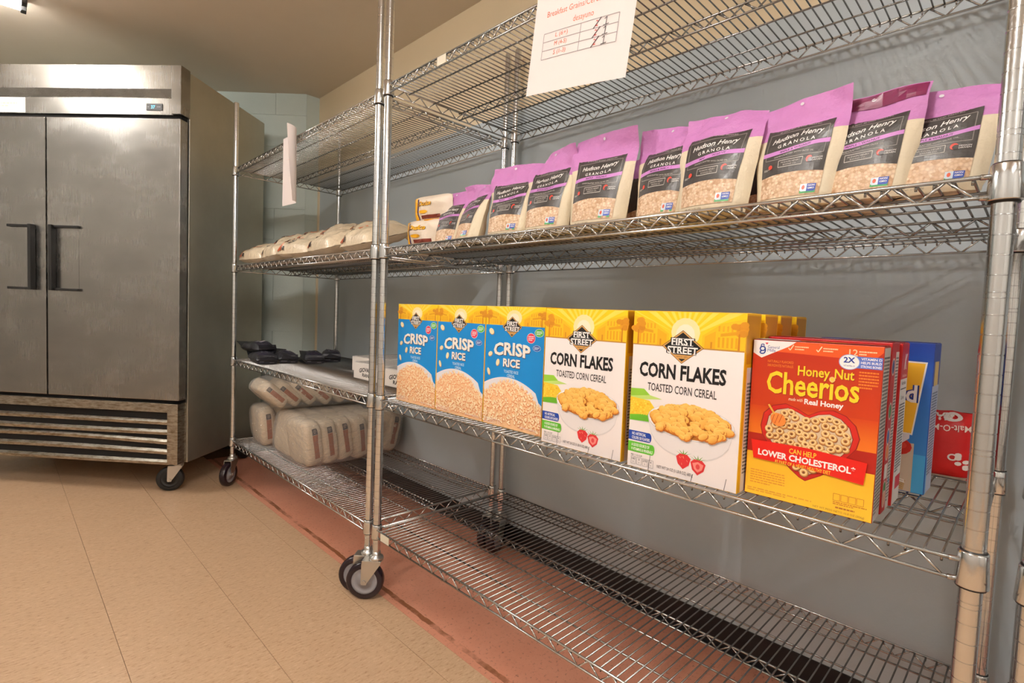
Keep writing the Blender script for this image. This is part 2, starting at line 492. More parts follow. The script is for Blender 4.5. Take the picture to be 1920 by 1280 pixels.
def room():
    fl = struct('floor', MB().box(XL, YB, -2.0, XW + 6, YE + 6, -0.14), 'grout')
    tm = MB().box(0.025, 0.004, -0.14, 11.975, 11.996, 0.0).mesh('floor_tile', 'vinyl_tile')
    nm = MB().box(0.025, 0.004, -0.14, 3.38, 11.9965, 0.0).mesh('floor_tile', 'vinyl_tile')
    for j in range(31):
        y = -108 + 12 * j
        for i in range(8):
            x = -2.5 - 12 * (i + 1)
            if x + y > YC + XC: continue
            link('floor_tile', tm, fl, (x, y, 0))
        if y < 140: link('floor_tile', nm, fl, (-2.5, y, 0))
    b = MB().box(0.90, YB, -0.14, XW + 0.5, YC + 6, 0.0)
    b.build('red_floor_band', 'red_vinyl', fl)
    # shelf wall
    struct('wall_right', MB().box(XW, YB, -0.1, XW + 5, YC + 3, ZC + 1), 'shelf_wall_paint')
    bb = MB().box(XW - 0.16, YB, 0, XW, YC, 3.7).box(XW - 0.5, YB, 0, XW - 0.16, YC, 0.25)
    struct('baseboard_right', bb, 'cove_base')
    struct('trim_1', MB().box(XW - 0.12, YC - 1.3, 3.7, XW, YC - 0.1, 72.0), 'corner_cream')
    # short return, painted blocks
    wr = struct('wall_return', MB().box(XC, YC + 0.15, -0.1, XW + 5, YC + 5, ZC + 1), 'block_paint')
    wd = XW - XC
    me = MB().box(0.05, 0, 0.06, wd, 0.2, 7.94).mesh('block', 'block_paint')
    for k in range(12): link('block', me, wr, (XC, YC, 8 * k - 2.5 if k else 0)) if k else None
    # diagonal block wall, blocks 16 x 8 in running bond
    L = (XC - XL) * math.sqrt(2)
    dw = MB().box(-L, 0.2, -0.1, 0, 5, ZC + 1).build('wall_back', 'block_paint', None, (XC, YC, 0), -PI / 4)
    dw['kind'] = 'structure'
    full = MB().box(0.04, 0, 0.04, 15.96, 0.25, 7.96).mesh('block', 'block_paint')
    half = MB().box(0.04, 0, 0.04, 7.96, 0.25, 7.96).mesh('block', 'block_paint')
    topb = MB().box(0.04, 0, 0.04, 15.96, 0.25, 5.4).mesh('block', 'block_paint')
    for k in range(12):
        z = 8 * k
        off = 0 if k % 2 == 0 else 8
        if off: link('block', half, dw, (-8, 0, z))
        n = 0
        while n < 9:
            link('block', topb if k == 11 else full, dw, (-off - 16 * (n + 1), 0, z)); n += 1
    bo = MB().box(-L, -0.15, 0, 0, 0.0, 4.0).build('baseboard_back', 'cove_base', None, (XC, YC, 0), -PI / 4)
    bo['kind'] = 'structure'
    struct('wall_left', MB().box(XL - 5, YB, -0.1, XL, YE + 6, ZC + 1), 'room_paint')
    struct('wall_front', MB().box(XL - 5, YB - 5, -0.1, XW + 5, YB, ZC + 1), 'room_paint')
    struct('ceiling', MB().box(XL - 5, YB - 5, ZC, XW + 6, YE + 6, ZC + 3), 'ceiling_paint')
room()

# ================================================================== CEILING LAMPS
def ceiling_lamp(x0, x1, y, which, label):
    t = thing('ceiling_lamp', label, 'lamp', (x0, y, ZC))
    L = x1 - x0
    MB().box(0, -3.2, -1.0, L, 3.2, 0, 0.12).build('housing', 'lamp_white', t)
    for s in (-1.7, 1.7):
        MB().cyl((0.8, s, -2.2), (L - 0.8, s, -2.2), 0.62, 12).build('lamp_tube', 'lamp_tube_' + which, t)
        for e in (0.0, L - 0.8):
            MB().box(e, s - 0.8, -3.0, e + 0.8, s + 0.8, -1.0, 0.1).build('socket', 'black_plastic', t)
    return t
ceiling_lamp(-80, -31.5, 131, 'far', 'white fluorescent ceiling lamp glowing above the steel refrigerator')
ceiling_lamp(-80, -31.5, 20, 'mid', 'white fluorescent ceiling lamp over the aisle in front of the cereal shelves')
ceiling_lamp(-80, -31.5, -70, 'near', 'white fluorescent ceiling lamp at the near end of the aisle')

# ================================================================== WIRE SHELVING
UL, UD = 58.78, 22.93
LEVELS = (9.54, 26.92, 46.69, 67.34)
POST_Z0, POST_Z1 = 6.4, 80.5
R_POST = 0.5
def post_mesh():
    prof = [(0.0, POST_Z0), (R_POST, POST_Z0)]
    z = 6.71
    n = 0
    while z < POST_Z1 - 0.8:
        zs = [z]
        if abs(((z - 40.71) / 8) - round((z - 40.71) / 8)) < 0.02: zs = [z - 0.14, z + 0.14]
        for q in zs:
            prof += [(R_POST, q - 0.035), (R_POST - 0.03, q - 0.015), (R_POST - 0.03, q + 0.015), (R_POST, q + 0.035)]
        z += 1.0
    prof += [(R_POST, POST_Z1 - 0.12), (R_POST - 0.06, POST_Z1 - 0.02), (0.0, POST_Z1)]
    return MB().lathe(prof, n=24, sharp=True).mesh('post', 'chrome')
def zigzag(a, b, z0, z1, fn, pitch=2.38):
    n = max(2, round((b - a) / (pitch / 2))); pts = []
    for k in range(n + 1):
        pts.append(fn(a + (b - a) * k / n, z1 if k % 2 else z0))
    return pts
def truss(fn, a, b, zt=0.0, zb=-1.05, rt=0.115, rb=0.105, rz=0.08):
    m = MB()
    m.cyl(fn(a, zt), fn(b, zt), rt, 8); m.cyl(fn(a, zb), fn(b, zb), rb, 8)
    m.tube(zigzag(a + 0.5, b - 0.5, zb, zt, fn), rz, 6)
    return m
def shelf_meshes():
    me = {}
    e = 0.62
    me['front_truss'] = truss(lambda t, z: (-0.28, t, z), e, UL - e)
    me['back_truss'] = truss(lambda t, z: (UD + 0.28, t, z), e, UL - e)
    me['middle_truss'] = truss(lambda t, z: (UD / 2, t, z), 0.1, UL - 0.1, -0.19, -1.1, 0.1, 0.1, 0.075)
    me['side_truss'] = truss(lambda t, z: (t, 0.1, z), e, UD - e)
    m = MB()
    n = 74
    for k in range(n + 1):
        y = 0.45 + (UL - 0.9) * k / n
        a, b = -0.2, UD + 0.2
        if y < 0.9 or y > UL - 0.9: a, b = 0.8, UD - 0.8
        m.cyl((a, y, -0.01), (b, y, -0.01), 0.072, 6)
        if a < 0:
            m.cyl((-0.17, y, 0.0), (-0.17, y, -0.34), 0.07, 5); m.cyl((UD + 0.17, y, 0.0), (UD + 0.17, y, -0.34), 0.07, 5)
    me['cross_wires'] = m
    me['runner_wire'] = MB().cyl((0, 0.1, -0.17), (0, UL - 0.1, -0.17), 0.09, 8)
    me['collar'] = MB().lathe([(0.53, 0.55), (0.60, 0.58), (0.64, 0.5), (0.66, 0.0), (0.73, -1.2), (0.72, -1.26), (0.6, -1.26)], n=24)
    me['collar_sleeve'] = MB().lathe([(0.49, 0.64), (0.565, 0.62), (0.575, 0.3), (0.6, -1.2), (0.64, -1.36), (0.49, -1.38)], n=20)
    out = {}
    for k, v in me.items(): out[k] = v.mesh(k, 'black_plastic' if k == 'collar_sleeve' else ('chrome' if k == 'collar' else ('truss_chrome' if k in ('front_truss', 'side_truss', 'back_truss') else 'wire_chrome')))
    return out
SHM = shelf_meshes(); POSTM = post_mesh()
def shelf(unit, z, tags=()):
    b = MB()
    # corner brackets joining the trusses: the shelf's own frame
    for (x, y) in ((0, 0), (0, UL), (UD, 0), (UD, UL)):
        for dz in (0.0, -1.05):
            b.cyl((x, y, dz), (x + (-0.28 if x == 0 else 0.28), y + (0.95 if y == 0 else -0.95), dz), 0.15, 8)
            b.cyl((x, y, dz), (x + (0.95 if x == 0 else -0.95), y + (0.1 if y == 0 else -0.1), dz), 0.13, 8)
    for x in (-0.28, UD + 0.28): b.cyl((x, 0.5, 0), (x, UL - 0.5, 0), 0.105, 6)
    for y in (0.1, UL - 0.1): b.cyl((0.5, y, 0), (UD - 0.5, y, 0), 0.105, 6)
    if 'frame' not in SHM: SHM['frame'] = b.mesh('shelf', 'truss_chrome')
    s = link('shelf', SHM['frame'], unit, (0, 0, z))
    for k in ('front_truss', 'back_truss', 'middle_truss'): link(k, SHM[k], s)
    link('side_truss', SHM['side_truss'], s); link('side_truss', SHM['side_truss'], s, (0, UL - 0.2, 0))
    tag(link('cross_wires', SHM['cross_wires'], s), kind='stuff')
    for x in (3.0, 7.0, 16.0, 20.0): link('runner_wire', SHM['runner_wire'], s, (x, 0, 0))
    for (x, y) in ((0, 0), (0, UL), (UD, 0), (UD, UL)):
        link('collar', SHM['collar'], s, (x, y, 0)); link('collar_sleeve', SHM['collar_sleeve'], s, (x, y, 0))
    for y, dy in tags:
        MB().box(-0.43, y, -1.0, -0.40, y + dy, -0.02).build('shelf_tag', 'sticker', s)
    return s
CAST = {}
def caster_meshes():
    w_ = MB().lathe([(1.75, -0.62), (2.3, -0.62), (2.47, -0.45), (2.5, 0), (2.47, 0.45), (2.3, 0.62), (1.75, 0.62)], n=36, axis='y')
    CAST['wheel'] = w_.mesh('wheel', 'tyre')
    hb = MB().lathe([(0, -0.5), (0.5, -0.5), (0.55, -0.38), (1.05, -0.38), (1.1, -0.3), (1.45, -0.42), (1.75, -0.58), (1.77, 0), (1.75, 0.58), (1.45, 0.42), (1.1, 0.3), (1.05, 0.38), (0.55, 0.38), (0.5, 0.5), (0, 0.5)], n=32, axis='y')
    CAST['hub'] = hb.mesh('hub', 'wheel_hub')
    f = MB()
    for s in (-1, 1):
        y = 0.78 * s
        pr = [(-1.4 - 0.42, 2.3), (-1.4 - 0.3, 2.12), (-1.4 + 0.3, 2.12), (-1.4 + 0.42, 2.4), (0.75, 5.0), (0.8, 5.35), (-1.7, 5.35), (-1.75, 4.9)]
        i = len(f.v); n = len(pr)
        for (x, z) in pr: f.v.append((x, y - 0.05, z))
        for (x, z) in pr: f.v.append((x, y + 0.05, z))
        f.face(tuple(range(i, i + n))); f.face(tuple(range(i + 2 * n - 1, i + n - 1, -1)))
        for k in range(n): f.face((i + (k + 1) % n, i + k, i + n + k, i + n + (k + 1) % n))
    f.box(-1.7, -0.82, 5.25, 0.8, 0.82, 5.42, 0.05)
    f.lathe([(0, 5.4), (0.85, 5.4), (0.95, 5.55), (0.9, 5.8), (0.62, 5.95), (0.55, 6.1), (0.55, 6.5), (0, 6.5)], n=20)
    CAST['fork'] = f.mesh('fork', 'zinc')
    a = MB().cyl((-1.4, -1.0, 2.5), (-1.4, 1.0, 2.5), 0.22, 10)
    a.cyl((-1.4, -1.02, 2.5), (-1.4, -0.86, 2.5), 0.32, 6).cyl((-1.4, 0.86, 2.5), (-1.4, 1.02, 2.5), 0.32, 6)
    CAST['axle'] = a.mesh('axle', 'zinc')
caster_meshes()
def caster(parent, x, y, ang):
    """ang: direction (from the post) in which the wheel trails, in the floor plane"""
    c = link('caster', CAST['fork'], parent, (x, y, 0), ang - PI)
    link('wheel', CAST['wheel'], c, (-1.4, 0, 2.5)); link('hub', CAST['hub'], c, (-1.4, 0, 2.5)); link('axle', CAST['axle'], c)
    return c
def shelving_unit(label, y0, levels, casters, tags, sy=1.0):
    u = thing('wire_shelving_unit', label, 'shelf', (0, y0, 0), 0, 'chrome wire shelving units along the wall')
    u.scale = (1, sy, 1)
    for (x, y) in ((0, 0), (0, UL), (UD, 0), (UD, UL)): link('post', POSTM, u, (x, y, 0))
    for k, z in enumerate(levels): shelf(u, z, tags.get(k, ()))
    for (x, y), a in zip(((0, 0), (0, UL), (UD, 0), (UD, UL)), casters): caster(u, x, y, a)
    return u
R = math.radians
shelving_unit('chrome wire shelving unit holding the granola pouches and cereal boxes', 0, LEVELS,
              (R(100), R(134), R(60), R(200)), {0: ((UL - 3.6, 2.0),), 3: ((UL - 12.5, 1.6),)})
shelving_unit('chrome wire shelving unit beside the refrigerator, holding rice bags and wrapped bales', UL + 2.19,
              (9.54, 26.92, 46.69, 66.83), (R(134), R(222), R(200), R(30)), {3: ((UL - 1.9, 0.9),), 2: ((UL - 1.9, 0.9),)}, 57.65 / UL)
shelving_unit('empty chrome wire shelving unit at the right edge, only one post in view', -UL - 2.3, LEVELS,
              (R(20), R(150), R(60), R(200)), {})

# ================================================================== REFRIGERATOR
def refrigerator():
    ang = math.atan2(-0.751, 0.659)
    t = thing('refrigerator', 'tall two-door stainless steel refrigerator on casters with black handles', 'refrigerator', (-10.6, 117.2, 0), ang)
    W, D = 54.6, 29.5
    x0, x1 = -W + 0.4, 0.4
    MB().box(x0 + 0.1, 2.6, 6.1, x1 - 0.1, D, 83.6, 0.08).build('cabinet', 'stainless_side', t)
    MB().box(x0 + 0.6, 1.0, 6.6, x1 - 0.6, 2.7, 83.0).build('gasket', 'dark_void', t)
    # header: upper band, recessed strip, lower band, end cap
    h = MB()
    h.box(x0, 0, 79.4, x1 - 2.0, 2.6, 83.95, 0.06)
    h.quad((x0, 0.05, 79.42), (x0, 0.9, 77.9), (x1 - 2.0, 0.9, 77.9), (x1 - 2.0, 0.05, 79.42))
    h.box(x0, 0.55, 74.75, x1 - 2.0, 2.6, 77.9, 0.05)
    h.box(x1 - 1.95, -0.05, 74.75, x1, 2.6, 83.95, 0.08)
    hd = h.build('header_panel', 'stainless', t)
    d = MB().box(-7.0, 0.42, 75.55, -3.75, 0.6, 76.85, 0.05).build('display', 'display_body', hd)
    a = Art(lambda u, v, o: (u, 0.41 - o, v))
    a.text('37', -5.6, 76.2, 0.62, g(1), bold=0.02)
    a.build('display_digits', 'display_glow', d)
    a = Art(lambda u, v, o: (u, 0.41 - o, v))
    for x in (-6.6, -4.7, -4.45, -4.2): a.rect(x - 0.08, 76.15, x + 0.08, 76.25, rgb(190, 195, 200))
    a.build('display_marks', 'print_card', d)
    a = Art(lambda u, v, o: (u, 0.55 - o, v))
    a.rect(-40.0, 74.9, -32.3, 77.8, rgb(248, 246, 240))
    a.lines_of_type(-39.6, 75.9, -34.0, 76.9, 2, rgb(226, 206, 140), 2, 0.6)
    a.build('brand_label', 'print_card', hd)
    # doors
    for (a0, a1, side) in ((-27.35, x1 - 0.1, 'r'), (x0 + 0.1, -27.65, 'l')):
        dr = MB().box(a0, 0, 19.1, a1, 2.1, 73.9, 0.14).build('door', 'stainless', t)
        hx0, hx1 = (-26.1, -20.3) if side == 'r' else (-35.4, -29.7)
        hb = MB()
        bx0, bx1 = (hx0, hx0 + 0.75) if side == 'r' else (hx1 - 0.75, hx1)
        hb.box(bx0, -1.1, 40.0, bx1, 0.0, 52.9, 0.12)
        for z in (40.0, 52.35):
            hb.box(hx0, -0.55, z, hx1, 0.0, z + 0.5, 0.08)
        hb.build('handle', 'black_plastic', dr)
        MB().box(min(hx0, hx1) + 0.3, -0.03, 40.5, max(hx0, hx1) - 0.3, 0.0, 52.4).build('handle_plate', 'stainless', dr)
    # grille
    gr = MB()
    gr.box(x0, 0.2, 16.6, x1 - 0.4, 1.4, 18.4, 0.06)
    gr.box(x1 - 2.6, 0.1, 6.2, x1 - 0.4, 2.6, 18.4, 0.06)
    gr.box(x0, 0.1, 6.2, x0 + 2.2, 2.6, 18.4, 0.06)
    gp = gr.build('grille', 'grille_metal', t)
    MB().box(x0 + 2, 2.3, 6.5, x1 - 2.6, 2.5, 16.6).build('grille_back', 'dark_void', gp)
    rr = random.Random(3)
    for k, z in enumerate((14.6, 12.6, 10.6, 8.6, 6.5)):
        m = MB(); n = 12
        sag = (0.05, -0.1, 0.5, 0.25, -0.05)[k]
        for j in range(n):
            ua, ub = x0 + 2.2 + (W - 4.8) * j / n, x0 + 2.2 + (W - 4.8) * (j + 1) / n
            za = z + sag * math.sin(PI * j / n) ; zb = z + sag * math.sin(PI * (j + 1) / n)
            m.quad((ua, 0.5, za), (ub, 0.5, zb), (ub, 2.2, zb + 1.45), (ua, 2.2, za + 1.45))
            m.quad((ua, 0.5, za), (ua, 0.62, za - 0.55), (ub, 0.62, zb - 0.55), (ub, 0.5, zb))
        m.build('slat', 'grille_metal', gp)
    for (x, y, a) in ((x1 - 2.6, 3.4, R(203)), (x0 + 3, 3.4, R(160)), (x1 - 3, D - 3.5, R(90)), (x0 + 3, D - 3.5, R(90))):
        c = link('caster', CAST['fork'], t, (x, y, -0.15), a - PI)
        wm = CAST['wheel'].copy(); wm.materials[0] = M['black_tyre']
        link('wheel', wm, c, (-1.4, 0, 2.65)); hm = CAST['hub'].copy(); hm.materials[0] = M['black_plastic']
        link('hub', hm, c, (-1.4, 0, 2.65)); link('axle', CAST['axle'], c)
refrigerator()

# ================================================================== CEREAL BOXES (mid shelf)
FACE = -PI / 2              # package frame: local x to the viewer's right along the shelf, y back to the wall
SURF = 0.085                # top of the cross wires above a shelf level
BLK = rgb(18, 16, 18); WHT = rgb(250, 246, 242); YEL = rgb(255, 206, 24); GOLD = rgb(232, 150, 20)
def carton(parent, w_, d, h, col, flap=True):
    m = MB().box(0, 0, 0, w_, d, h, 0.05, col)
    c = m.build('carton', 'print_card', parent)
    if flap:      # glued top flaps: seam along the middle of the lid
        MB().box(0.06, d * 0.42, h - 0.005, w_ - 0.06, d - 0.04, h + 0.035, 0.012, mixc(col, rgb(90, 60, 20), 0.12)).build('top_flap', 'print_card', c)
    return c
def front(): return Art(lambda u, v, o: (u, -o, v), step=0.0003)
def side(w_): return Art(lambda u, v, o: (w_ + o, u, v))       # right-hand end, u = depth
def lid(h): return Art(lambda u, v, o: (u, v, h + 0.04 + o))

def first_street(a, cu, cv, hw, hh):
    """diamond emblem with the two-line name"""
    a.poly([(cu - hw, cv), (cu, cv - hh), (cu + hw, cv), (cu, cv + hh)], rgb(110, 70, 30))
    k = 0.96; a.poly([(cu - hw * k, cv), (cu, cv - hh * k), (cu + hw * k, cv), (cu, cv + hh * k)], rgb(214, 160, 90))
    k = 0.87; a.poly([(cu - hw * k, cv), (cu, cv - hh * k), (cu + hw * k, cv), (cu, cv + hh * k)], BLK)
    a.poly([(cu - hw * 0.42, cv - hh * 0.47), (cu - hw * 0.2, cv - hh * 0.7), (cu + hw * 0.2, cv - hh * 0.7), (cu + hw * 0.42, cv - hh * 0.47)], rgb(214, 160, 90))
    a.text('SINCE 1871', cu, cv - hh * 0.58, hh * 0.09, rgb(90, 50, 20), width=hw * 0.5)
    for col, b in ((BLK, 0.075), (WHT, 0.028)):
        a.text('FIRST', cu, cv + hh * 0.30, hh * (0.50 if b > 0.05 else 0.43), col, width=hw * (1.16 if b > 0.05 else 1.06), bold=b)
        a.text('STREET', cu, cv - hh * 0.20, hh * (0.50 if b > 0.05 else 0.43), col, width=hw * (1.56 if b > 0.05 else 1.45), bold=b)
        # small bracketed serifs on the letters
        if b < 0.05:
            for (ww, n, yy) in ((1.06, 5, 0.30), (1.45, 6, -0.20)):
                for j in range(n):
                    x = cu - hw * ww / 2 + hw * ww * (j + 0.5) / n
                    for e in (-1, 1):
                        a.rect(x - hw * 0.085, cv + hh * (yy + e * 0.2) - hh * 0.012, x + hw * 0.085, cv + hh * (yy + e * 0.2) + hh * 0.012, col); a.k -= 1
            a.up()

def street_scene(a, w_, v0, v1):
    """golden main street with sun rays behind the emblem"""
    H = v1 - v0; cx = w_ * 0.5; r = random.Random(8)
    a.rect(0, v0, w_, v1, rgb(255, 208, 40), rgb(255, 214, 20))
    for k in range(11):
        t0 = -1.25 + 2.5 * k / 11; t1 = t0 + 0.11
        vb = v0 + H * 0.25
        def q(t): return (min(max(cx + math.tan(t) * H * 0.75, 0), w_), v1)
        a.poly([(cx, vb), q(t1), q(t0)][::-1], rgb(255, 226, 90)); a.k -= 1
    a.up()
    a.disc(cx, v0 + H * 0.42, w_ * 0.13, H * 0.42, rgb(255, 236, 170)); a.disc(cx, v0 + H * 0.36, w_ * 0.085, H * 0.3, rgb(255, 244, 214))
    for s in (-1, 1):
        def X(t): return cx + s * t * w_ * 0.5
        def poly(p, c):
            p = [(X(x), v0 + y * H) for x, y in p]
            a.poly(p if s > 0 else p[::-1], c)
        poly([(0.30, 0), (1.0, 0), (1.0, 0.86), (0.62, 0.72), (0.30, 0.36)], rgb(250, 196, 30))
        poly([(0.34, 0), (0.52, 0), (0.52, 0.5), (0.34, 0.34)], rgb(240, 178, 24))
        poly([(0.60, 0.36), (0.86, 0.42), (0.86, 0.52), (0.60, 0.44)], rgb(228, 160, 20))
        for k in range(5):
            x = 0.56 + k * 0.07
            poly([(x, 0.06), (x + 0.035, 0.06), (x + 0.035, 0.34), (x, 0.34)], rgb(232, 164, 18)); a.k -= 1
            poly([(x, 0.5), (x + 0.03, 0.5), (x + 0.03, 0.66), (x, 0.64)], rgb(236, 170, 24)); a.k -= 1
        a.up()
        for k in range(9):
            a.disc(X(0.90 + r.uniform(-0.09, 0.08)), v0 + H * (0.55 + r.uniform(-0.14, 0.2)), w_ * 0.035, H * 0.09, mixc(rgb(228, 156, 30), rgb(214, 138, 24), r.random()), n=9); a.k -= 0.6
        a.up()
        poly([(0.88, 0), (0.915, 0), (0.91, 0.45), (0.885, 0.45)], rgb(206, 126, 20))
        poly([(0.44, 0.02), (0.47, 0.02), (0.47, 0.2), (0.44, 0.2)], rgb(216, 140, 20))

CW, CD, CH = 8.8, 2.6, 12.5
def corn_flakes(label, x_left, front_y, group='corn flakes boxes', yaw=0.0, full=True):
    t = thing('cereal_box', label, 'cereal box', (front_y, x_left, LEVELS[1] + SURF), FACE + yaw, group)
    c = carton(t, CW, CD, CH, rgb(244, 190, 22))
    a = front(); W, H = CW, CH
    a.rect(0.04, 0.04, W - 0.04, H * 0.79, rgb(244, 232, 228), rgb(250, 243, 240), 1, 2)
    street_scene(a, W, H * 0.79, H - 0.04)
    a.rect(0.04, H * 0.785, W - 0.04, H * 0.793, rgb(196, 140, 60))
    first_street(a, W * 0.48, H * 0.79, W * 0.19, H * 0.1)
    if full:
        a.text('CORN FLAKES', W * 0.475, H * 0.635, 1.17, BLK, width=6.9, bold=0.034)
        a.text('TOASTED CORN CEREAL', W * 0.485, H * 0.53, 0.62, rgb(60, 52, 50), width=5.5, bold=0.012)
        # grey table boards
        for x, v in ((0.22, 0.11), (0.62, 0.05), (0.9, 0.07)): a.line([(W * x, 0.05), (W * (x + 0.015), H * v)], 0.04, rgb(90, 84, 84))
        a.rect(0.05, H * 0.30, W * 0.3, H * 0.315, rgb(214, 208, 206))
        # corn cob with husk
        a.poly([(0.05, H * 0.30), (W * 0.30, H * 0.31), (W * 0.24, H * 0.36), (0.05, H * 0.345)], rgb(104, 180, 40))
        a.poly([(0.05, H * 0.43), (W * 0.32, H * 0.46), (W * 0.2, H * 0.475), (0.05, H * 0.49)], rgb(196, 224, 120))
        a.poly([(0.05, H * 0.455), (W * 0.2, H * 0.475), (W * 0.14, H * 0.51), (0.05, H * 0.505)], rgb(150, 204, 60))
        a.poly([(0.05, H * 0.335), (W * 0.2, H * 0.355), (W * 0.25, H * 0.40), (W * 0.2, H * 0.44), (0.05, H * 0.45)], rgb(246, 206, 50))
        r = random.Random(4)
        for i in range(9):
            for j in range(7):
                u = 0.12 + i * 0.2 + (j % 2) * 0.1; v = H * (0.35 + j * 0.0135)
                if u < W * 0.215: a.disc(u, v, 0.085, 0.07, mixc(rgb(255, 226, 90), rgb(240, 180, 40), r.random()), n=7); a.k -= 1
        a.up()
        # bowl
        cu, cv, ru, rv = W * 0.575, H * 0.345, W * 0.385, H * 0.105
        def under(u):
            t_ = min(1, abs((u - cu) / ru)); return cv - H * 0.215 * math.sqrt(max(0, 1 - t_ ** 2.6))
        a.band(under, lambda u: cv, cu - ru, cu + ru, rgb(238, 230, 228), 18)
        a.band(lambda u: under(u) + (cv - under(u)) * 0.0, lambda u: under(u) + 0.12, cu - ru, cu + ru, rgb(222, 214, 212), 18)
        a.disc(cu, cv, ru, rv, rgb(214, 206, 206), 28); a.disc(cu, cv + 0.02, ru * 0.985, rv * 0.97, rgb(252, 250, 249), 28); a.disc(cu, cv - 0.02, ru * 0.93, rv * 0.9, rgb(206, 130, 50), 28)
        r = random.Random(12); fl = []
        for k in range(210):
            ang = r.uniform(0, 2 * PI); rad = r.random() ** 0.42
            fl.append((cu + ru * 0.87 * rad * math.cos(ang), cv + rv * 0.84 * rad * math.sin(ang) + 0.6 * (1 - rad * rad) - 0.03))
        fl.sort(key=lambda q: -q[1]); kb = a.k
        for k, (u, v) in enumerate(fl):
            s_ = r.uniform(0.26, 0.50); ro = r.uniform(-0.7, 0.7); q = r.uniform(0.5, 0.9)
            a.disc(u + 0.03, v - 0.06, s_, s_ * q, mixc(rgb(186, 96, 26), rgb(214, 128, 44), r.random()), 9, ro)
            a.disc(u, v, s_ * 0.90, s_ * q * 0.88, mixc(rgb(244, 178, 70), rgb(228, 146, 50), r.random()), 9, ro, col2=mixc(rgb(254, 216, 120), rgb(244, 190, 90), r.random()))
        a.k = kb + 3
        # strawberries
        for (u, v, half) in ((W * 0.545, H * 0.115, 0), (W * 0.675, H * 0.10, 1)):
            for e in range(5):
                an = 0.6 + e * 0.5; a.poly([(u - 0.08, v + 0.4), (u + 0.08, v + 0.4), (u + 0.75 * math.cos(an), v + 0.45 + 0.4 * math.sin(an))], rgb(110, 160, 60))
            a.poly([(u - 0.58, v + 0.25), (u - 0.42, v - 0.28), (u, v - 0.62), (u + 0.45, v - 0.25), (u + 0.58, v + 0.25), (u + 0.3, v + 0.5), (u - 0.3, v + 0.5)], rgb(216, 48, 52))
            if half:
                a.poly([(u - 0.42, v + 0.2), (u - 0.28, v - 0.2), (u, v - 0.42), (u + 0.32, v - 0.18), (u + 0.42, v + 0.2), (u, v + 0.36)], rgb(240, 140, 130)); a.disc(u, v, 0.16, 0.2, rgb(226, 74, 74))
            else:
                for e in range(12): a.disc(u + r.uniform(-0.36, 0.36), v + r.uniform(-0.3, 0.36), 0.025, 0.035, rgb(250, 190, 150), 5); a.k -= 1
                a.up()
        a.rect(0.04, H * 0.175, W * 0.215, H * 0.235, rgb(24, 66, 160)); a.disc(W * 0.215, H * 0.205, 0.2, H * 0.03, rgb(24, 66, 160))
        a.text('NO ARTIFICIAL', 0.35, H * 0.217, 0.24, WHT, width=1.25, bold=0.02, align='l'); a.text('COLORS OR FLAVORS', 0.35, H * 0.191, 0.24, WHT, width=1.6, bold=0.02, align='l')
        a.rect(0.04, H * 0.10, W * 0.25, H * 0.165, rgb(96, 186, 48)); a.disc(W * 0.25, H * 0.1325, 0.2, H * 0.0325, rgb(96, 186, 48))
        a.text('A GOOD SOURCE OF', 0.35, H * 0.145, 0.24, WHT, width=1.6, bold=0.02, align='l'); a.text('9 VITAMINS & MINERALS', 0.35, H * 0.118, 0.24, WHT, width=1.9, bold=0.02, align='l')
        a.text('PER 1 1/2 CUP', 0.35, H * 0.08, 0.14, rgb(70, 64, 64), width=1.0, align='l')
        for k, s_ in enumerate(('140', '0', '270', '4')):
            u = 0.58 + k * 0.52
            a.frame(u - 0.21, H * 0.022, u + 0.21, H * 0.068, 0.02, rgb(120, 112, 112)); a.text(s_, u, H * 0.055, 0.17, rgb(60, 54, 54)); a.text('%', u, H * 0.035, 0.1, rgb(90, 84, 84))
        a.text('NET WT 24 OZ (1 LB 8 OZ) 680 g', W * 0.47, H * 0.04, 0.3, rgb(70, 64, 64), width=2.9)
    a.build('front_print', 'print_card', c)
    a = side(CW)
    a.rect(0.05, 0.05, CD - 0.05, CH * 0.70, rgb(236, 226, 220)); a.rect(0.05, 0.05, 0.5, CH * 0.7, rgb(240, 186, 30))
    a.lines_of_type(0.7, CH * 0.1, CD - 0.2, CH * 0.62, 26, rgb(90, 84, 80), 3)
    a.poly([(0.3, CH * 0.72), (CD - 0.3, CH * 0.72), (CD - 0.1, CH - 0.15), (0.1, CH - 0.15)], rgb(214, 150, 30))
    a.build('side_print', 'print_card', c)
    a = side(0); a.map = lambda u, v, o: (-o, CD - u, v)
    a.rect(0.05, 0.05, CD - 0.05, CH * 0.70, rgb(226, 168, 40)); a.lines_of_type(0.3, CH * 0.1, CD - 0.3, CH * 0.62, 26, rgb(90, 60, 20), 5)
    a.build('side_print', 'print_card', c)
    return t
# x to the wall, y along the shelf: x_left is the y of the left edge seen from the aisle
corn_flakes('corn flakes box standing right beside the blue crisp rice boxes', 30.65, 0.45)
corn_flakes('corn flakes box at the front, right beside the orange honey cereal box', 21.1, 0.25)
for k, (fy, dx, lab) in enumerate(((3.25, -0.12, 'corn flakes box directly behind the front corn flakes box, yellow edge showing'),
                                   (6.5, -0.1, 'third corn flakes box from the front in the row beside the orange box'),
                                   (10.0, -0.15, 'rearmost corn flakes box in the row, nearest the grey wall'))):
    corn_flakes(lab, 21.1 + dx, fy, full=False)

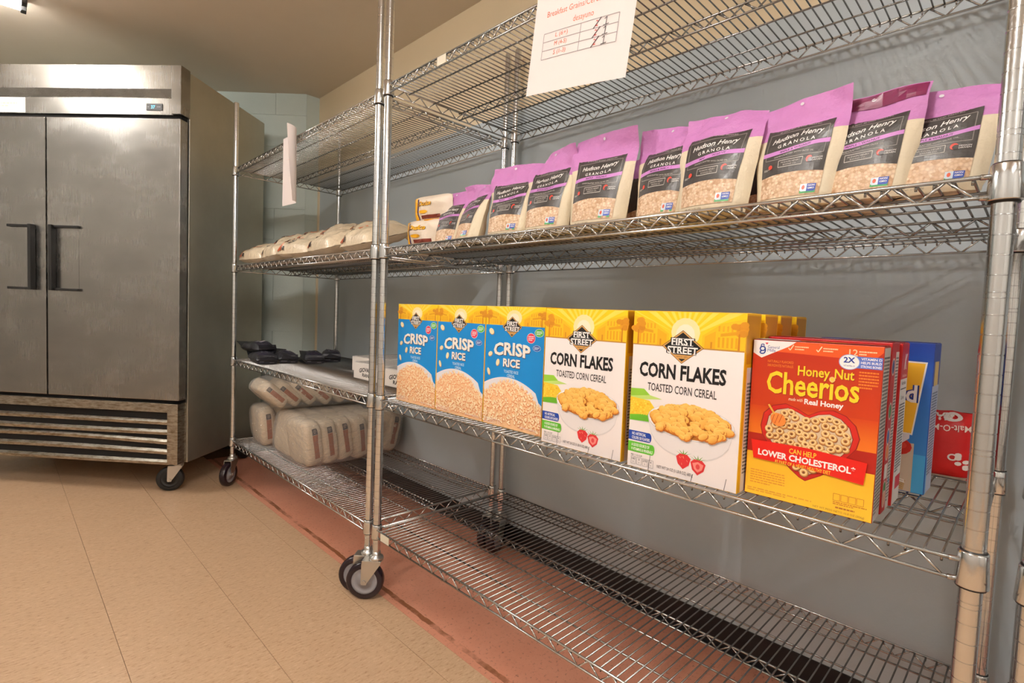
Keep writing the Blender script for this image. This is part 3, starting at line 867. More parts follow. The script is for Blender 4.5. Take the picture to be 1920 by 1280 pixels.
def crisp_rice(label, x_left, front_y, seed):
    W, D, H = 8.5, 2.6, 12.6
    t = thing('cereal_box', label, 'cereal box', (front_y, x_left, LEVELS[1] + SURF), FACE, 'blue crisp rice boxes')
    c = carton(t, W, D, H, rgb(242, 190, 26))
    a = front(); r = random.Random(seed)
    BLUE = rgb(10, 138, 214)
    a.rect(0.04, 0.04, W - 0.04, H * 0.845, BLUE)
    street_scene(a, W, H * 0.845, H - 0.04)
    first_street(a, W * 0.47, H * 0.835, W * 0.17, H * 0.085)
    # white bowl rim and heap of rice
    arc = lambda u: H * (0.42 - 0.10 * ((u / W - 0.42) / 0.5) ** 2) - (H * 0.05 if u > W * 0.93 else 0)
    a.band(lambda u: 0.05, lambda u: arc(u), 0.05, W - 0.05, rgb(236, 232, 236), 20)
    heap = lambda u: H * (0.40 - 0.16 * ((u / W - 0.45) / 0.5) ** 2)
    a.band(lambda u: 0.05, lambda u: heap(u) - H * 0.02, 0.05, W - 0.05, rgb(250, 200, 150), 16)
    pts = []
    for k in range(560):
        u = r.uniform(0.15, W - 0.15); v = r.uniform(0.1, 1) * heap(u)
        pts.append((u, v))
    pts.sort(key=lambda q: -q[1]); kb = a.k
    for u, v in pts:
        ro = r.uniform(0, PI); s_ = r.uniform(0.15, 0.24)
        a.disc(u, v - 0.03, s_, s_ * 0.6, mixc(rgb(244, 160, 104), rgb(232, 130, 84), r.random()), 6, ro); a.disc(u - 0.01, v + 0.02, s_ * 0.86, s_ * 0.5, mixc(rgb(255, 236, 196), rgb(250, 206, 154), r.random()), 7, ro); a.k -= 1.6
    kt = int(a.k) + 2; a.k = kb
    # lettering
    for col, dx, dy, b in ((rgb(70, 62, 80), 0.05, -0.07, 0.05), (rgb(250, 238, 226), 0, 0, 0.035)):
        a.text('CRISP', W * 0.475 + dx, H * 0.655 + dy, 1.35, col, width=5.3, bold=b, arc=lambda u: -0.06 * (u - W * 0.475) ** 2 * 0.5)
        a.text('RICE', W * 0.48 + dx, H * 0.54 + dy, 0.88, col, width=2.45, bold=b)
    a.text('TOASTED RICE', W * 0.48, H * 0.468, 0.3, rgb(220, 236, 246), width=2.1, bold=0.01)
    a.text('CEREAL', W * 0.48, H * 0.435, 0.3, rgb(220, 236, 246), width=1.15, bold=0.01)
    for (u, v, w2, h2, ro) in ((0.11, 0.79, 0.42, 0.32, -0.5), (0.10, 0.60, 0.36, 0.25, 0.5), (0.24, 0.535, 0.4, 0.26, 1.2), (0.08, 0.45, 0.42, 0.22, -1.2)):
        a.disc(W * u + 0.04, H * v - 0.05, w2, h2, rgb(190, 130, 80), 12, ro); a.disc(W * u, H * v, w2 * 0.93, h2 * 0.93, rgb(250, 226, 180), 12, ro)
    for (u, v, ru, rv, col, l1, l2) in ((0.915, 0.80, 0.6, 0.4, rgb(84, 184, 72), 'NO CHOL', 'ESTEROL'), (0.79, 0.755, 0.58, 0.52, rgb(226, 60, 90), 'LOW FAT', 'CEREAL'), (0.885, 0.68, 0.52, 0.3, rgb(28, 84, 170), 'GLUTEN', 'FREE')):
        a.disc(W * u, H * v, ru, rv, rgb(240, 236, 236), 18); a.disc(W * u, H * v, ru * 0.93, rv * 0.92, col, 18)
        a.lines_of_type(W * u - ru * 0.65, H * v - rv * 0.5, W * u + ru * 0.65, H * v + rv * 0.5, 3, WHT, 3, 0.5)
    a.k = kt
    for k in range(5):
        u = 0.62 + k * 0.46 - (0.1 if k < 4 else -0.12)
        a.frame(u - 0.17, H * 0.02, u + 0.17, H * 0.055, 0.03, rgb(240, 236, 236)); a.text('0', u, H * 0.038, 0.14, rgb(244, 240, 240))
    a.text('NET WT 12 OZ (340 g)', W * 0.8, H * 0.035, 0.2, rgb(224, 220, 226), width=2.3)
    a.build('front_print', 'print_card', c)
    return t
crisp_rice('blue crisp rice cereal box standing nearest the corn flakes boxes', 40.15, 1.5, 31)
crisp_rice('middle of the three blue crisp rice cereal boxes', 48.75, 1.5, 32)
crisp_rice('blue crisp rice cereal box farthest left, nearest the paired posts', 57.35, 1.5, 33)

def honey_box():
    W, D, H = 7.5, 2.2, 10.75
    t = thing('cereal_box', 'orange and yellow honey nut oat cereal box with a heart-shaped bowl', 'cereal box', (1.35, 12.2, LEVELS[1] + SURF), FACE + R(1.5))
    c = carton(t, W, D, H, rgb(176, 40, 12))
    a = front()
    ORG, DK, YB_ = rgb(238, 120, 20), rgb(186, 44, 6), rgb(255, 196, 44)
    a.rect(0.04, H * 0.58, W - 0.04, H - 0.04, rgb(198, 56, 6), rgb(184, 40, 4), 1, 3)
    a.rect(0.04, H * 0.30, W - 0.04, H * 0.58, rgb(250, 140, 30), rgb(206, 66, 8), 1, 4)
    a.rect(0.04, 0.04, W - 0.04, H * 0.31, rgb(255, 206, 56), rgb(252, 184, 36), 1, 3)
    a.band(lambda u: H * 0.28, lambda u: H * 0.40, 0.04, W - 0.04, rgb(172, 26, 8), 4)
    # top orange strip with ticks
    a.poly([(W * 0.2, H * 0.93), (W * 0.93, H * 0.915), (W - 0.04, H * 0.965), (W - 0.04, H - 0.04), (W * 0.2, H - 0.04)], rgb(232, 90, 30))
    for x in (0.30, 0.52):
        a.line([(W * x, H * 0.958), (W * x + 0.1, H * 0.945), (W * x + 0.3, H * 0.978)], 0.06, rgb(255, 226, 190))
        a.lines_of_type(W * x + 0.38, H * 0.945, W * x + 1.2, H * 0.975, 2, rgb(255, 214, 170), 4, 0.5)
    a.text('12', W * 0.79, H * 0.955, 0.42, rgb(255, 210, 170), bold=0.01); a.lines_of_type(W * 0.83, H * 0.94, W * 0.95, H * 0.97, 2, rgb(255, 214, 170), 9, 0.5)
    # white corner flag with blue script mark
    a.poly([(0.04, H * 0.915), (W * 0.078, H * 0.885), (W * 0.30, H * 0.965), (W * 0.36, H - 0.04), (0.04, H - 0.04)], rgb(250, 246, 244))
    BL = rgb(26, 62, 150)
    lg = lambda pts: [(0.12 + x * 0.8, 9.86 + (y - 9.2) * 0.62) for x, y in pts]
    a.line(lg([(0.85, 9.72), (0.72, 9.9), (0.5, 9.86), (0.42, 9.6), (0.55, 9.42), (0.78, 9.46), (0.84, 9.72), (0.86, 9.36), (0.74, 9.12), (0.5, 9.12), (0.42, 9.3), (0.55, 9.4)]), 0.085, BL)
    a.line(lg([(0.5, 9.86), (0.52, 10.12), (0.7, 10.16), (0.75, 9.98)]), 0.06, BL)
    a.poly(lg([(0.95, 10.13), (1.06, 10.28), (1.02, 10.36), (0.95, 10.3), (0.88, 10.36), (0.84, 10.28)]), rgb(214, 40, 60))
    a.text('General', 0.95, 10.28, 0.2, BL, width=0.74, align='l'); a.text('Mills', 0.95, 10.06, 0.2, BL, width=0.5, align='l')
    # vitamin badge
    a.rect(W * 0.8, H * 0.868, W - 0.05, H * 0.935, rgb(92, 118, 200))
    a.disc(W * 0.765, H * 0.90, 0.56, 0.48, rgb(150, 170, 220), 24); a.disc(W * 0.765, H * 0.90, 0.52, 0.44, WHT, 24)
    a.text('2X', W * 0.765, H * 0.912, 0.36, rgb(30, 60, 150), width=0.62, bold=0.03); a.text('VITAMIN D', W * 0.765, H * 0.878, 0.1, rgb(30, 60, 150), width=0.6)
    for k, s_ in enumerate(('VITAMIN D', 'HELPS BUILD', 'STRONG BONES')): a.text(s_, W * 0.917, H * (0.922 - 0.021 * k), 0.15, WHT, width=1.05, bold=0.02)
    a.text('NATURALLY FLAVORED', W * 0.135, H * 0.868, 0.17, rgb(244, 150, 50), width=1.6, align='l'); a.text('SABORIZANTES NATURALES', W * 0.135, H * 0.843, 0.17, rgb(244, 150, 50), width=1.6, align='l')
    a.lines_of_type(W * 0.84, H * 0.75, W * 0.975, H * 0.855, 6, rgb(236, 130, 40), 5, 0.5)
    # name
    YC_ = rgb(255, 214, 40); SH = rgb(150, 40, 10)
    for col, dx, dy in ((SH, 0.04, -0.05), (YC_, 0, 0)):
        a.text('Honey', W * 0.51 + dx, H * 0.815 + dy, 0.84, col, width=1.85, bold=0.018); a.text('Nut', W * 0.738 + dx, H * 0.824 + dy, 0.62, col, width=1.05, bold=0.018)
        a.text('Cheerios', W * 0.495 + dx, H * 0.738 + dy, 1.52, col, width=5.35, bold=0.020)
    a.ring(W * 0.652, H * 0.79, 0.17, 0.08, rgb(250, 200, 120)); 
    a.text('made with', W * 0.44, H * 0.645, 0.22, rgb(255, 232, 200), width=0.85, shear=0.3, align='r'); a.text('Real Honey', W * 0.60, H * 0.636, 0.46, WHT, width=2.2, bold=0.03)
    # heart bowl
    cu, cv = W * 0.49, H * 0.40
    HP = [(0.107, 0.454), (0.127, 0.538), (0.2, 0.592), (0.306, 0.614), (0.396, 0.594), (0.492, 0.56), (0.582, 0.596), (0.678, 0.61), (0.774, 0.587), (0.848, 0.536), (0.88, 0.465), (0.862, 0.405), (0.808, 0.353), (0.718, 0.271), (0.617, 0.209), (0.5, 0.158), (0.45, 0.173), (0.376, 0.212), (0.267, 0.284), (0.181, 0.342), (0.127, 0.399)]
    def heart(k):
        return [(cu + (x * W - cu) * k, cv + (y * H - cv) * k) for x, y in HP][::-1]
    def fan(pts, col):
        i = len(a.mb.v); a.mb.v.append(tuple(a.P(cu, cv)))
        for p in pts: a.mb.v.append(tuple(a.P(*p)))
        n = len(pts)
        for j in range(n): a.mb.face((i, i + 1 + j, i + 1 + (j + 1) % n), False, col)
        a.up()
    kb = a.k
    fan(heart(1.0), rgb(150, 20, 10)); fan(heart(0.98), rgb(206, 34, 22)); fan(heart(0.88), rgb(120, 14, 8)); fan(heart(0.865), rgb(226, 200, 166))
    r = random.Random(21); oo = []; hp = heart(0.82)
    def inside(x, y):
        c_ = False; n_ = len(hp)
        for j in range(n_):
            (xa, ya), (xb, yb) = hp[j], hp[(j + 1) % n_]
            if (ya > y) != (yb > y) and x < (xb - xa) * (y - ya) / (yb - ya) + xa: c_ = not c_
        return c_
    for k in range(2600):
        x, y = r.uniform(-2.9, 2.9), r.uniform(-2.6, 2.3)
        if inside(cu + x, cv + y) and all((x - p[0]) ** 2 + (y - p[1]) ** 2 > 0.13 for p in oo): oo.append((x, y))
    oo.sort(key=lambda q: -q[1])
    for x, y in oo:
        asp = r.uniform(0.7, 1.0); ro = r.uniform(-0.6, 0.6); k_ = r.uniform(0.8, 1.0)
        a.ring(cu + x + 0.02, cv + y - 0.05, 0.28, 0.06, rgb(158, 92, 44), 12, asp, ro); a.disc(cu + x, cv + y - 0.01, 0.12, 0.1, rgb(120, 66, 30), 10)
        a.ring(cu + x, cv + y, 0.26, 0.085, mixc(rgb(232, 186, 116), rgb(214, 156, 84), r.random()), 12, asp, ro); a.ring(cu + x - 0.01, cv + y + 0.02, 0.205, 0.14, rgb(246, 216, 160), 12, asp, ro)
    # honey dipper
    a.disc(cu - 1.75, cv + 1.15, 0.5, 0.42, rgb(240, 140, 60), 16, -0.5)
    for e in (-0.25, 0, 0.25): a.line([(cu - 1.95 + e, cv + 0.85 + e * 0.4), (cu - 1.75 + e, cv + 1.5 + e * 0.1)], 0.05, rgb(196, 90, 30))
    a.line([(cu - 2.0, cv + 1.5), (cu - 2.4, cv + 2.1)], 0.12, rgb(236, 180, 70))
    # red ribbon, sloping to the right
    sl = lambda u: -0.075 * u
    a.poly([(W * 0.039, H * 0.357), (W * 0.067, H * 0.24), (W * 0.5, H * 0.235), (W * 0.925, H * 0.21), (W * 0.942, H * 0.338), (W * 0.5, H * 0.362)], rgb(228, 28, 14))
    ro = -0.012
    a.text('CAN HELP', W * 0.47, H * 0.325, 0.34, rgb(250, 214, 60), width=1.6, bold=0.01, rot=ro)
    a.text('LOWER CHOLESTEROL*', W * 0.485, H * 0.283, 0.46, WHT, width=5.7, bold=0.036, rot=ro)
    a.text('AS PART OF A HEART HEALTHY DIET', W * 0.47, H * 0.242, 0.24, rgb(250, 214, 60), width=3.3, bold=0.01, rot=ro)
    a.k = kb
    a.lines_of_type(0.35, H * 0.075, W * 0.34, H * 0.17, 6, rgb(236, 150, 46), 6, 0.4)
    a.lines_of_type(0.2, H * 0.022, W * 0.56, H * 0.05, 2, rgb(240, 164, 56), 7, 0.5)
    for k in range(4): a.frame(W * 0.72 + k * 0.42, H * 0.085, W * 0.72 + k * 0.42 + 0.36, H * 0.125, 0.02, rgb(206, 96, 40))
    a.lines_of_type(W * 0.72, H * 0.06, W * 0.96, H * 0.08, 2, rgb(206, 96, 40), 8, 0.4)
    a.lines_of_type(W * 0.74, H * 0.038, W * 0.96, H * 0.052, 1, rgb(196, 110, 40), 11, 0.6); a.text('NET WT PESO NETO 10.8 OZ (306g)', W * 0.76, H * 0.02, 0.16, rgb(196, 120, 50), width=2.8)
    a.build('front_print', 'print_card', c)
    a = side(W)
    a.rect(0.04, 0.04, D - 0.04, H - 0.1, rgb(222, 216, 206)); a.lines_of_type(0.15, 0.4, D - 0.15, H - 0.6, 44, rgb(60, 54, 50), 2)
    a.build('side_print', 'print_card', c)
    a = lid(H)
    a.rect(0.05, 0.05, W - 0.05, D - 0.05, rgb(186, 40, 10))
    a.poly([(0.05, 0.05), (W * 0.4, 0.05), (W * 0.3, D * 0.9), (0.05, D * 0.9)], rgb(246, 242, 240))
    a.text('Honey Nut', W * 0.58, D * 0.72, 0.4, YC_, width=1.5, bold=0.02); a.text('Cheerios', W * 0.55, D * 0.38, 0.75, YC_, width=2.6, bold=0.03)
    a.build('top_print', 'print_card', c)
honey_box()

def red_box(label, x_left, front_y, H, D, W, kind):
    t = thing('cereal_box', label, 'cereal box', (front_y, x_left, LEVELS[1] + SURF), FACE)
    c = carton(t, W, D, H, rgb(196, 22, 24))
    a = lid(H)
    a.rect(0.05, 0.05, W - 0.05, D - 0.05, rgb(206, 26, 30))
    a.lines_of_type(W * 0.38, D * 0.35, W * 0.72, D * 0.75, 2, WHT, 7 if kind == 'a' else 8, 0.7); a.rect(W * 0.45, D * 0.1, W * 0.85, D * 0.24, rgb(90, 170, 180))
    a.text('CEREAL', W * 0.86, D * 0.6, D * 0.22, WHT, width=W * 0.16, bold=0.02)
    a.build('top_print', 'print_card', c)
    a = side(W)
    if kind == 'a':
        a.rect(0.03, 0.03, D * 0.55, H - 0.05, rgb(206, 30, 30)); a.rect(D * 0.55, 0.03, D - 0.03, H - 0.6, rgb(226, 222, 216))
        a.lines_of_type(D * 0.6, 0.5, D - 0.12, H - 0.9, 46, rgb(70, 66, 64), 12)
        for k, (v, col) in enumerate(((0.86, rgb(40, 70, 150)), (0.60, rgb(70, 150, 80)), (0.45, rgb(60, 110, 180)), (0.36, rgb(240, 150, 60)), (0.14, rgb(70, 150, 80)), (0.08, rgb(240, 180, 150)))):
            a.disc(D * 0.29, H * v, D * 0.2, D * 0.24, rgb(240, 220, 210), 16); a.disc(D * 0.29, H * v, D * 0.15, D * 0.19, col, 14)
        a.rect(D * 0.1, H * 0.20, D * 0.48, H * 0.29, WHT); a.disc(D * 0.8, H * 0.17, 0.14, 0.17, rgb(30, 130, 190))
    else:
        a.rect(0.03, 0.03, D - 0.03, H * 0.80, rgb(238, 234, 228)); a.rect(0.03, H * 0.78, D - 0.03, H - 0.04, rgb(196, 24, 34))
        a.text('K', D * 0.6, H * 0.885, 1.05, WHT, width=1.0, bold=0.03, shear=0.35); a.text('Red Berries', D * 0.55, H * 0.80, 0.22, rgb(250, 220, 214), width=1.5, bold=0.01)
        a.text('Nutrition', D * 0.5, H * 0.755, 0.26, BLK, width=1.5, bold=0.02); a.rect(D * 0.1, H * 0.715, D * 0.9, H * 0.722, BLK); a.text('Calories', D * 0.45, H * 0.665, 0.26, BLK, width=1.1)
        a.lines_of_type(D * 0.1, H * 0.2, D * 0.9, H * 0.63, 24, rgb(80, 76, 74), 14); a.rect(D * 0.3, H * 0.09, D - 0.03, H * 0.17, rgb(196, 24, 34))
    a.build('side_print', 'print_card', c)
red_box('red cereal box directly behind the orange honey cereal box, white print on its lid', 12.1, 3.85, 10.95, 2.4, 7.4, 'a')
red_box('red cereal box with a white script letter K on its end, third in its row', 12.0, 6.4, 10.9, 2.5, 7.45, 'b')

def frosted_box():
    W, D, H = 7.6, 2.9, 10.9
    t = thing('cereal_box', 'blue cereal box with yellow label and frosted wheat picture, leaning by the red bag', 'cereal box', (11.3, 11.0, LEVELS[1] + SURF), FACE + R(-1))
    t.rotation_euler = (0, 0, FACE + R(-1))
    c = carton(t, W, D, H, rgb(18, 66, 170))
    a = front()
    a.rect(0.04, 0.04, W - 0.04, H - 0.04, rgb(60, 150, 224), rgb(14, 60, 166), 1, 5)
    a.poly([(0.6, H * 0.42), (W * 0.88, H * 0.385), (W * 0.955, H * 0.875), (0.6, H * 0.885)], WHT)
    a.poly([(0.7, H * 0.43), (W * 0.87, H * 0.395), (W * 0.94, H * 0.865), (0.7, H * 0.875)], rgb(252, 196, 52))
    for col, b in ((rgb(16, 50, 140), 0.09), (WHT, 0.02)):
        a.text('Frosted', W * 0.605, H * 0.66, 1.3, col, width=4.3 + b * 3, bold=b); a.text('Wheat', W * 0.52, H * 0.53, 1.2, col if b > 0.05 else rgb(16, 50, 140), width=3.4, bold=b)
    a.text('CEREAL', W * 0.66, H * 0.435, 0.42, rgb(30, 40, 70), width=1.7, bold=0.01)
    a.rect(0.05, 0.05, W * 0.9, H * 0.33, rgb(206, 190, 170)); r = random.Random(9)
    for k in range(26):
        u, v, ro = r.uniform(0.5, W * 0.85), r.uniform(0.4, H * 0.3), r.uniform(-0.6, 0.6)
        def rp(x, y): return (u + x * math.cos(ro) - y * math.sin(ro), v + x * math.sin(ro) + y * math.cos(ro))
        a.poly([rp(-0.7, -0.38), rp(0.7, -0.38), rp(0.7, 0.38), rp(-0.7, 0.38)], mixc(rgb(206, 176, 130), rgb(180, 146, 100), r.random()))
        for q in range(5): a.line([rp(-0.6, -0.3 + q * 0.15), rp(0.6, -0.3 + q * 0.15)], 0.04, rgb(150, 118, 76)); a.k -= 1
        a.poly([rp(-0.7, 0.16), rp(0.7, 0.16), rp(0.62, 0.4), rp(-0.6, 0.42)], rgb(238, 230, 222))
    for u, v in ((0.66, 0.25), (0.78, 0.30), (0.55, 0.1)): a.disc(W * u, H * v, 0.8, 0.62, rgb(196, 44, 34), 14); a.disc(W * u, H * v + 0.1, 0.5, 0.3, rgb(214, 70, 54), 12)
    a.poly([(W * 0.35, H * 0.16), (W * 0.62, H * 0.2), (W * 0.86, H * 0.36), (W * 0.86, H * 0.40), (W * 0.6, H * 0.33), (W * 0.4, H * 0.26)], rgb(226, 226, 232))
    a.rect(W * 0.9, 0.05, W - 0.05, H * 0.26, rgb(70, 170, 230))
    a.build('front_print', 'print_card', c)
    a = side(W)
    a.rect(0.03, 0.03, D - 0.03, H * 0.72, rgb(190, 200, 226)); a.lines_of_type(0.3, H * 0.12, D - 0.3, H * 0.68, 30, rgb(60, 80, 120), 3)
    a.rect(0.6, H * 0.72, D - 0.6, H * 0.88, rgb(226, 196, 120)); a.rect(0.03, 0.03, 0.5, H * 0.25, rgb(70, 170, 230))
    a.build('side_print', 'print_card', c)
    a = lid(H); a.rect(W * 0.3, 0.3, W * 0.75, D - 0.3, rgb(222, 204, 150)); a.lines_of_type(W * 0.33, 0.6, W * 0.72, D - 0.6, 3, rgb(60, 70, 110), 5); a.build('top_print', 'print_card', c)
frosted_box()

# ================================================================== PILLOW BAGS
def pillow_fn(L, W, T, seed, crush=0.12, flat=0.35):
    """top (+1) or bottom (-1) surface of a filled film bag, L along x, W along y"""
    def f(u, v, sgn, off=0.0):
        a, b = 2 * u - 1, 2 * v - 1
        ea = max(0.0, 1 - abs(a) ** 3.2); eb = max(0.0, 1 - abs(b) ** 2.6)
        p = (ea ** 0.55) * (eb ** 0.40)
        neck = 1 - 0.10 * abs(a) ** 6
        x, y = a * L / 2, b * W / 2 * neck
        n = mnoise.noise(Vector((x * 0.55 + seed * 7.1, y * 0.55, sgn * 3.0))) + 0.5 * mnoise.noise(Vector((x * 1.6, y * 1.3 + seed, 5 * sgn)))
        t = T / 2 * p * (1 + crush * n)
        z = sgn * t * (1.0 if sgn > 0 else (1 - flat)) + 0.12 * n * (1 - p)
        base = T / 2 * (1 - flat)
        return Vector((x, y, base + z + sgn * off))
    return f
def pillow(parent, name, mat, L, W, T, seed, col, nu=16, nv=12, crush=0.12):
    f = pillow_fn(L, W, T, seed, crush)
    m = MB()
    m.grid(lambda u, v: f(u, v, 1), nu, nv, True, col)
    m.grid(lambda u, v: f(u, v, -1), nu, nv, True, col, flip=True)
    return m.build(name, mat, parent), f

def malt_bag():
    t = thing('cereal_bag', 'red glossy cereal bag with upside-down white lettering behind the blue box', 'bag', (17.2, 4.3, LEVELS[1] + SURF), FACE)
    W, H, D = 6.2, 5.4, 3.2
    def fn(u, v, sgn, off=0.0):
        a = 2 * u - 1
        e = max(0, 1 - abs(a) ** 3) ** 0.6; b = max(0, 1 - abs(2 * v - 1) ** 4) ** 0.5
        n = mnoise.noise(Vector((a * 3, v * 4, 2.2 + sgn)))
        y = sgn * D / 2 * e * b * (1 + 0.12 * n) + 0.12 * n
        return Vector((a * W / 2 * (1 - 0.06 * v), D / 2 + y + sgn * off, v * H + 0.1 * n * v))
    m = MB(); red = rgb(206, 14, 18)
    m.grid(lambda u, v: fn(u, v, -1), 16, 14, True, red); m.grid(lambda u, v: fn(u, v, 1), 16, 14, True, red, flip=True)
    b = m.build('bag_film', 'print_film', t)
    a = Art(lambda u, v, o: fn(u, v, -1, o), step=0.004, base=0.03)
    a.band(lambda u: 0.0, lambda u: 0.06, 0.02, 0.98, rgb(226, 214, 206), 14)
    def tx(s_, cu, cv, hh, ww, col, bold, rot):
        a.text(s_, cu, cv, hh, col, width=ww, bold=bold, rot=rot)
    tx('MALT', 0.62, 0.93, 0.1, 0.34, rgb(244, 236, 230), 0.04, PI)
    a.ring(0.78, 0.93, 0.1, 0.05, rgb(240, 230, 226), 16, 0.6)
    tx('Malt-O-Meal', 0.72, 0.78, 0.09, 0.5, rgb(246, 226, 214), 0.01, PI)
    a.poly([(0.0, 0.06), (0.42, 0.06), (0.5, 0.26), (0.3, 0.42), (0.0, 0.5)], rgb(226, 96, 30))
    for k in range(7): a.disc(0.88 + 0.05 * math.cos(k * 2.1), 0.30 + 0.10 * math.sin(k * 1.7), 0.035, 0.03, rgb(244, 234, 228), 8); a.k -= 1
    a.ring(0.80, 0.36, 0.05, 0.03, rgb(244, 234, 228))
    a.build('front_print', 'print_film', b)
malt_bag()

# ================================================================== GRANOLA POUCHES (upper shelf)
PUR = rgb(202, 130, 192); KRAFT = rgb(230, 216, 188); DARK = rgb(62, 57, 54); INSIDE = rgb(120, 26, 74)
def granola(label, y_c, x_f, seed, w=6.6, h=8.9, d=2.9, yaw=0.0, lean=0.10, bend=0.0, twist=0.0, fold=None, crush=1.0, art=True, hz=0.0, flap=None):
    """y_c: centre along the shelf, x_f: front edge from the shelf front"""
    t = thing('granola_pouch', label, 'granola', (x_f, y_c, LEVELS[2] + SURF), FACE + yaw, 'purple topped granola pouches on the upper shelf')
    zt = 0.74 * h
    def fn(u, v, sgn, off=0.0):
        z = v * h; a = 2 * u - 1
        q = min(1.0, z / zt)
        tt = d / 2 * max(0.0, 1 - q ** 1.7) ** 0.62 + 0.02
        if z < 0.5: tt *= 0.72 + 0.28 * (z / 0.5) ** 0.5
        sec = max(0.0, 1 - abs(a) ** 2.6) ** 0.62
        ww = w * (0.90 + 0.20 * q) * (1.0 if z > 0.4 else 0.96)
        x = a * ww / 2
        n1 = mnoise.noise(Vector((x * 0.45 + seed * 3.7, z * 0.5, seed * 1.3))); n2 = mnoise.noise(Vector((x * 1.2, z * 1.3 + seed, 2.0)))
        crk = (0.30 * n1 + 0.12 * n2) * crush * min(1.0, max(0.15, (v - 0.25) * 1.6))
        y = d / 2 + lean * z + sgn * tt * sec * (1 + 0.10 * n1) + crk
        P = Vector((x + 0.15 * n1 * crush * v, y, z + 0.08 * n2 * v * crush))
        zb = 0.80 * h
        if P.z > zb and (bend or twist):
            an = bend + twist * a
            py, pz = d / 2 + lean * zb, zb
            yy, zz = P.y - py, P.z - zb
            P.y = py + yy * math.cos(an) + zz * math.sin(an); P.z = pz - yy * math.sin(an) + zz * math.cos(an)
        if fold:      # a diagonal crease pulls one upper corner in
            cu, amt = fold
            k = max(0.0, (u - cu) if amt > 0 else (cu - u)) * max(0.0, v - 0.55) * 4.0
            P.y += abs(amt) * k; P.x -= amt * k * 0.8; P.z -= abs(amt) * k * 0.5
        P.z = max(P.z, 0.0) + hz * v
        if off: P.y += sgn * off
        return P
    nu, nv = 18, 26
    m = MB()
    vp = 17 / 26.0          # purple begins here
    colf = lambda u, v: PUR if v > vp else KRAFT
    m.grid(lambda u, v: fn(u, v, -1), nu, nv, True, colf)
    m.grid(lambda u, v: fn(u, v, 1), nu, nv, True, colf, flip=True)
    m.grid(lambda u, v: fn(u, 0.0, 1 - 2 * v), nu, 2, False, KRAFT)
    b = m.build('pouch', 'kraft_pouch', t)
    a = Art(lambda u, v, o: fn(u, v, -1, o), step=0.003, base=0.05, seg=0.06)
    lo, hi, l, r_ = 0.30, 0.745, 0.13, 0.87
    # the label: dark film with a curved lower edge
    n = 14
    low = lambda u: lo - 0.05 + 0.19 * (0.25 - (u - 0.5) ** 2)
    for j in range(8):
        f0, f1 = j / 8, (j + 1) / 8
        a.band(lambda u: low(u) + (hi - low(u)) * f0, lambda u: low(u) + (hi - low(u)) * f1, l, r_, DARK, n); a.k -= 1
    a.k += 2
    if art:
        LG = rgb(206, 200, 192); wob = lambda u: 0.012 * math.sin(u * 9 + seed)
        a.text('BE YOUR BEST. BE KIND. DREAM BIG.', 0.5, 0.72, 0.013, LG, width=0.46, arc=wob)
        a.frame(l + 0.04, 0.44, r_ - 0.04, 0.695, 0.006, rgb(150, 144, 138), 8)
        a.text('Hudson Henry', 0.5, 0.635, 0.062, WHT, width=0.56, bold=0.012, shear=0.3, arc=lambda u: 0.05 * (u - 0.5) + wob(u))
        a.text('GRANOLA', 0.5, 0.575, 0.032, WHT, width=0.40, bold=0.012, space=1.5, arc=lambda u: 0.05 * (u - 0.5) + wob(u))
        rb = lambda u: 0.520 + 0.045 * (u - 0.5) + 0.012 * math.sin(u * 7 + seed)
        a.band(lambda u: rb(u) - 0.019, lambda u: rb(u) + 0.019, l, r_, rgb(206, 136, 206), n)
        a.text('MAPLE & WALNUT', 0.5, 0.0, 0.018, rgb(80, 50, 80), width=0.34, bold=0.03, arc=rb)
        a.text('HANDCRAFTED WITH OLIVE OIL', 0.5, 0.467, 0.014, LG, width=0.44, arc=wob)
        a.frame(0.34, 0.355, 0.62, 0.42, 0.006, LG, 5)
        a.text('HUDSON HENRY', 0.48, 0.398, 0.016, LG, width=0.22); a.text('BAKING CO.', 0.48, 0.374, 0.014, LG, width=0.16)
        RD = rgb(214, 66, 48)
        a.disc(0.695, 0.395, 0.035, 0.030, RD, 12); a.disc(0.71, 0.385, 0.03, 0.022, DARK, 12)
        a.text('MISSION', 0.785, 0.395, 0.014, WHT, width=0.1); a.text('DRIVEN', 0.785, 0.375, 0.014, WHT, width=0.1)
        a.disc(0.245, 0.37, 0.025, 0.022, RD, 10); a.lines_of_type(0.165, 0.335, 0.24, 0.355, 2, LG, 3, 0.5)
        a.build('label_print', 'print_film', b)
        a = Art(lambda u, v, o: fn(u, v, -1, o), step=0.003, base=0.07)
        # project badge on the window
        a.rect(0.66, 0.10, 0.735, 0.165, rgb(214, 226, 236)); a.rect(0.735, 0.10, 0.83, 0.165, rgb(62, 88, 176)); a.rect(0.66, 0.085, 0.83, 0.107, rgb(70, 160, 90))
        a.text('NON', 0.782, 0.15, 0.016, WHT, width=0.07, bold=0.02); a.text('GMO', 0.782, 0.126, 0.016, WHT, width=0.07, bold=0.02); a.disc(0.697, 0.135, 0.018, 0.02, rgb(214, 90, 60), 8)
        a.build('badge_print', 'print_film', b)
        a = Art(lambda u, v, o: fn(u, v, -1, o), step=0.003, base=0.05, seg=0.06)
        a.text('NET WT 12 OZ (340g)', 0.35, 0.045, 0.018, rgb(110, 96, 80), width=0.26)
    a.build('weight_print' if art else 'label_print', 'print_film', b)
    a = Art(lambda u, v, o: fn(u, v, -1, o), step=0.003, base=0.05, seg=0.06)
    if flap: a.rect(0.02, 0.86, 0.98, 0.99, flap, None, 12, 3)
    # hang hole near the top seal
    a.disc(0.5, 0.945, 0.022, 0.016, rgb(226, 220, 226), 12)
    a.build('top_print', 'print_film', b)
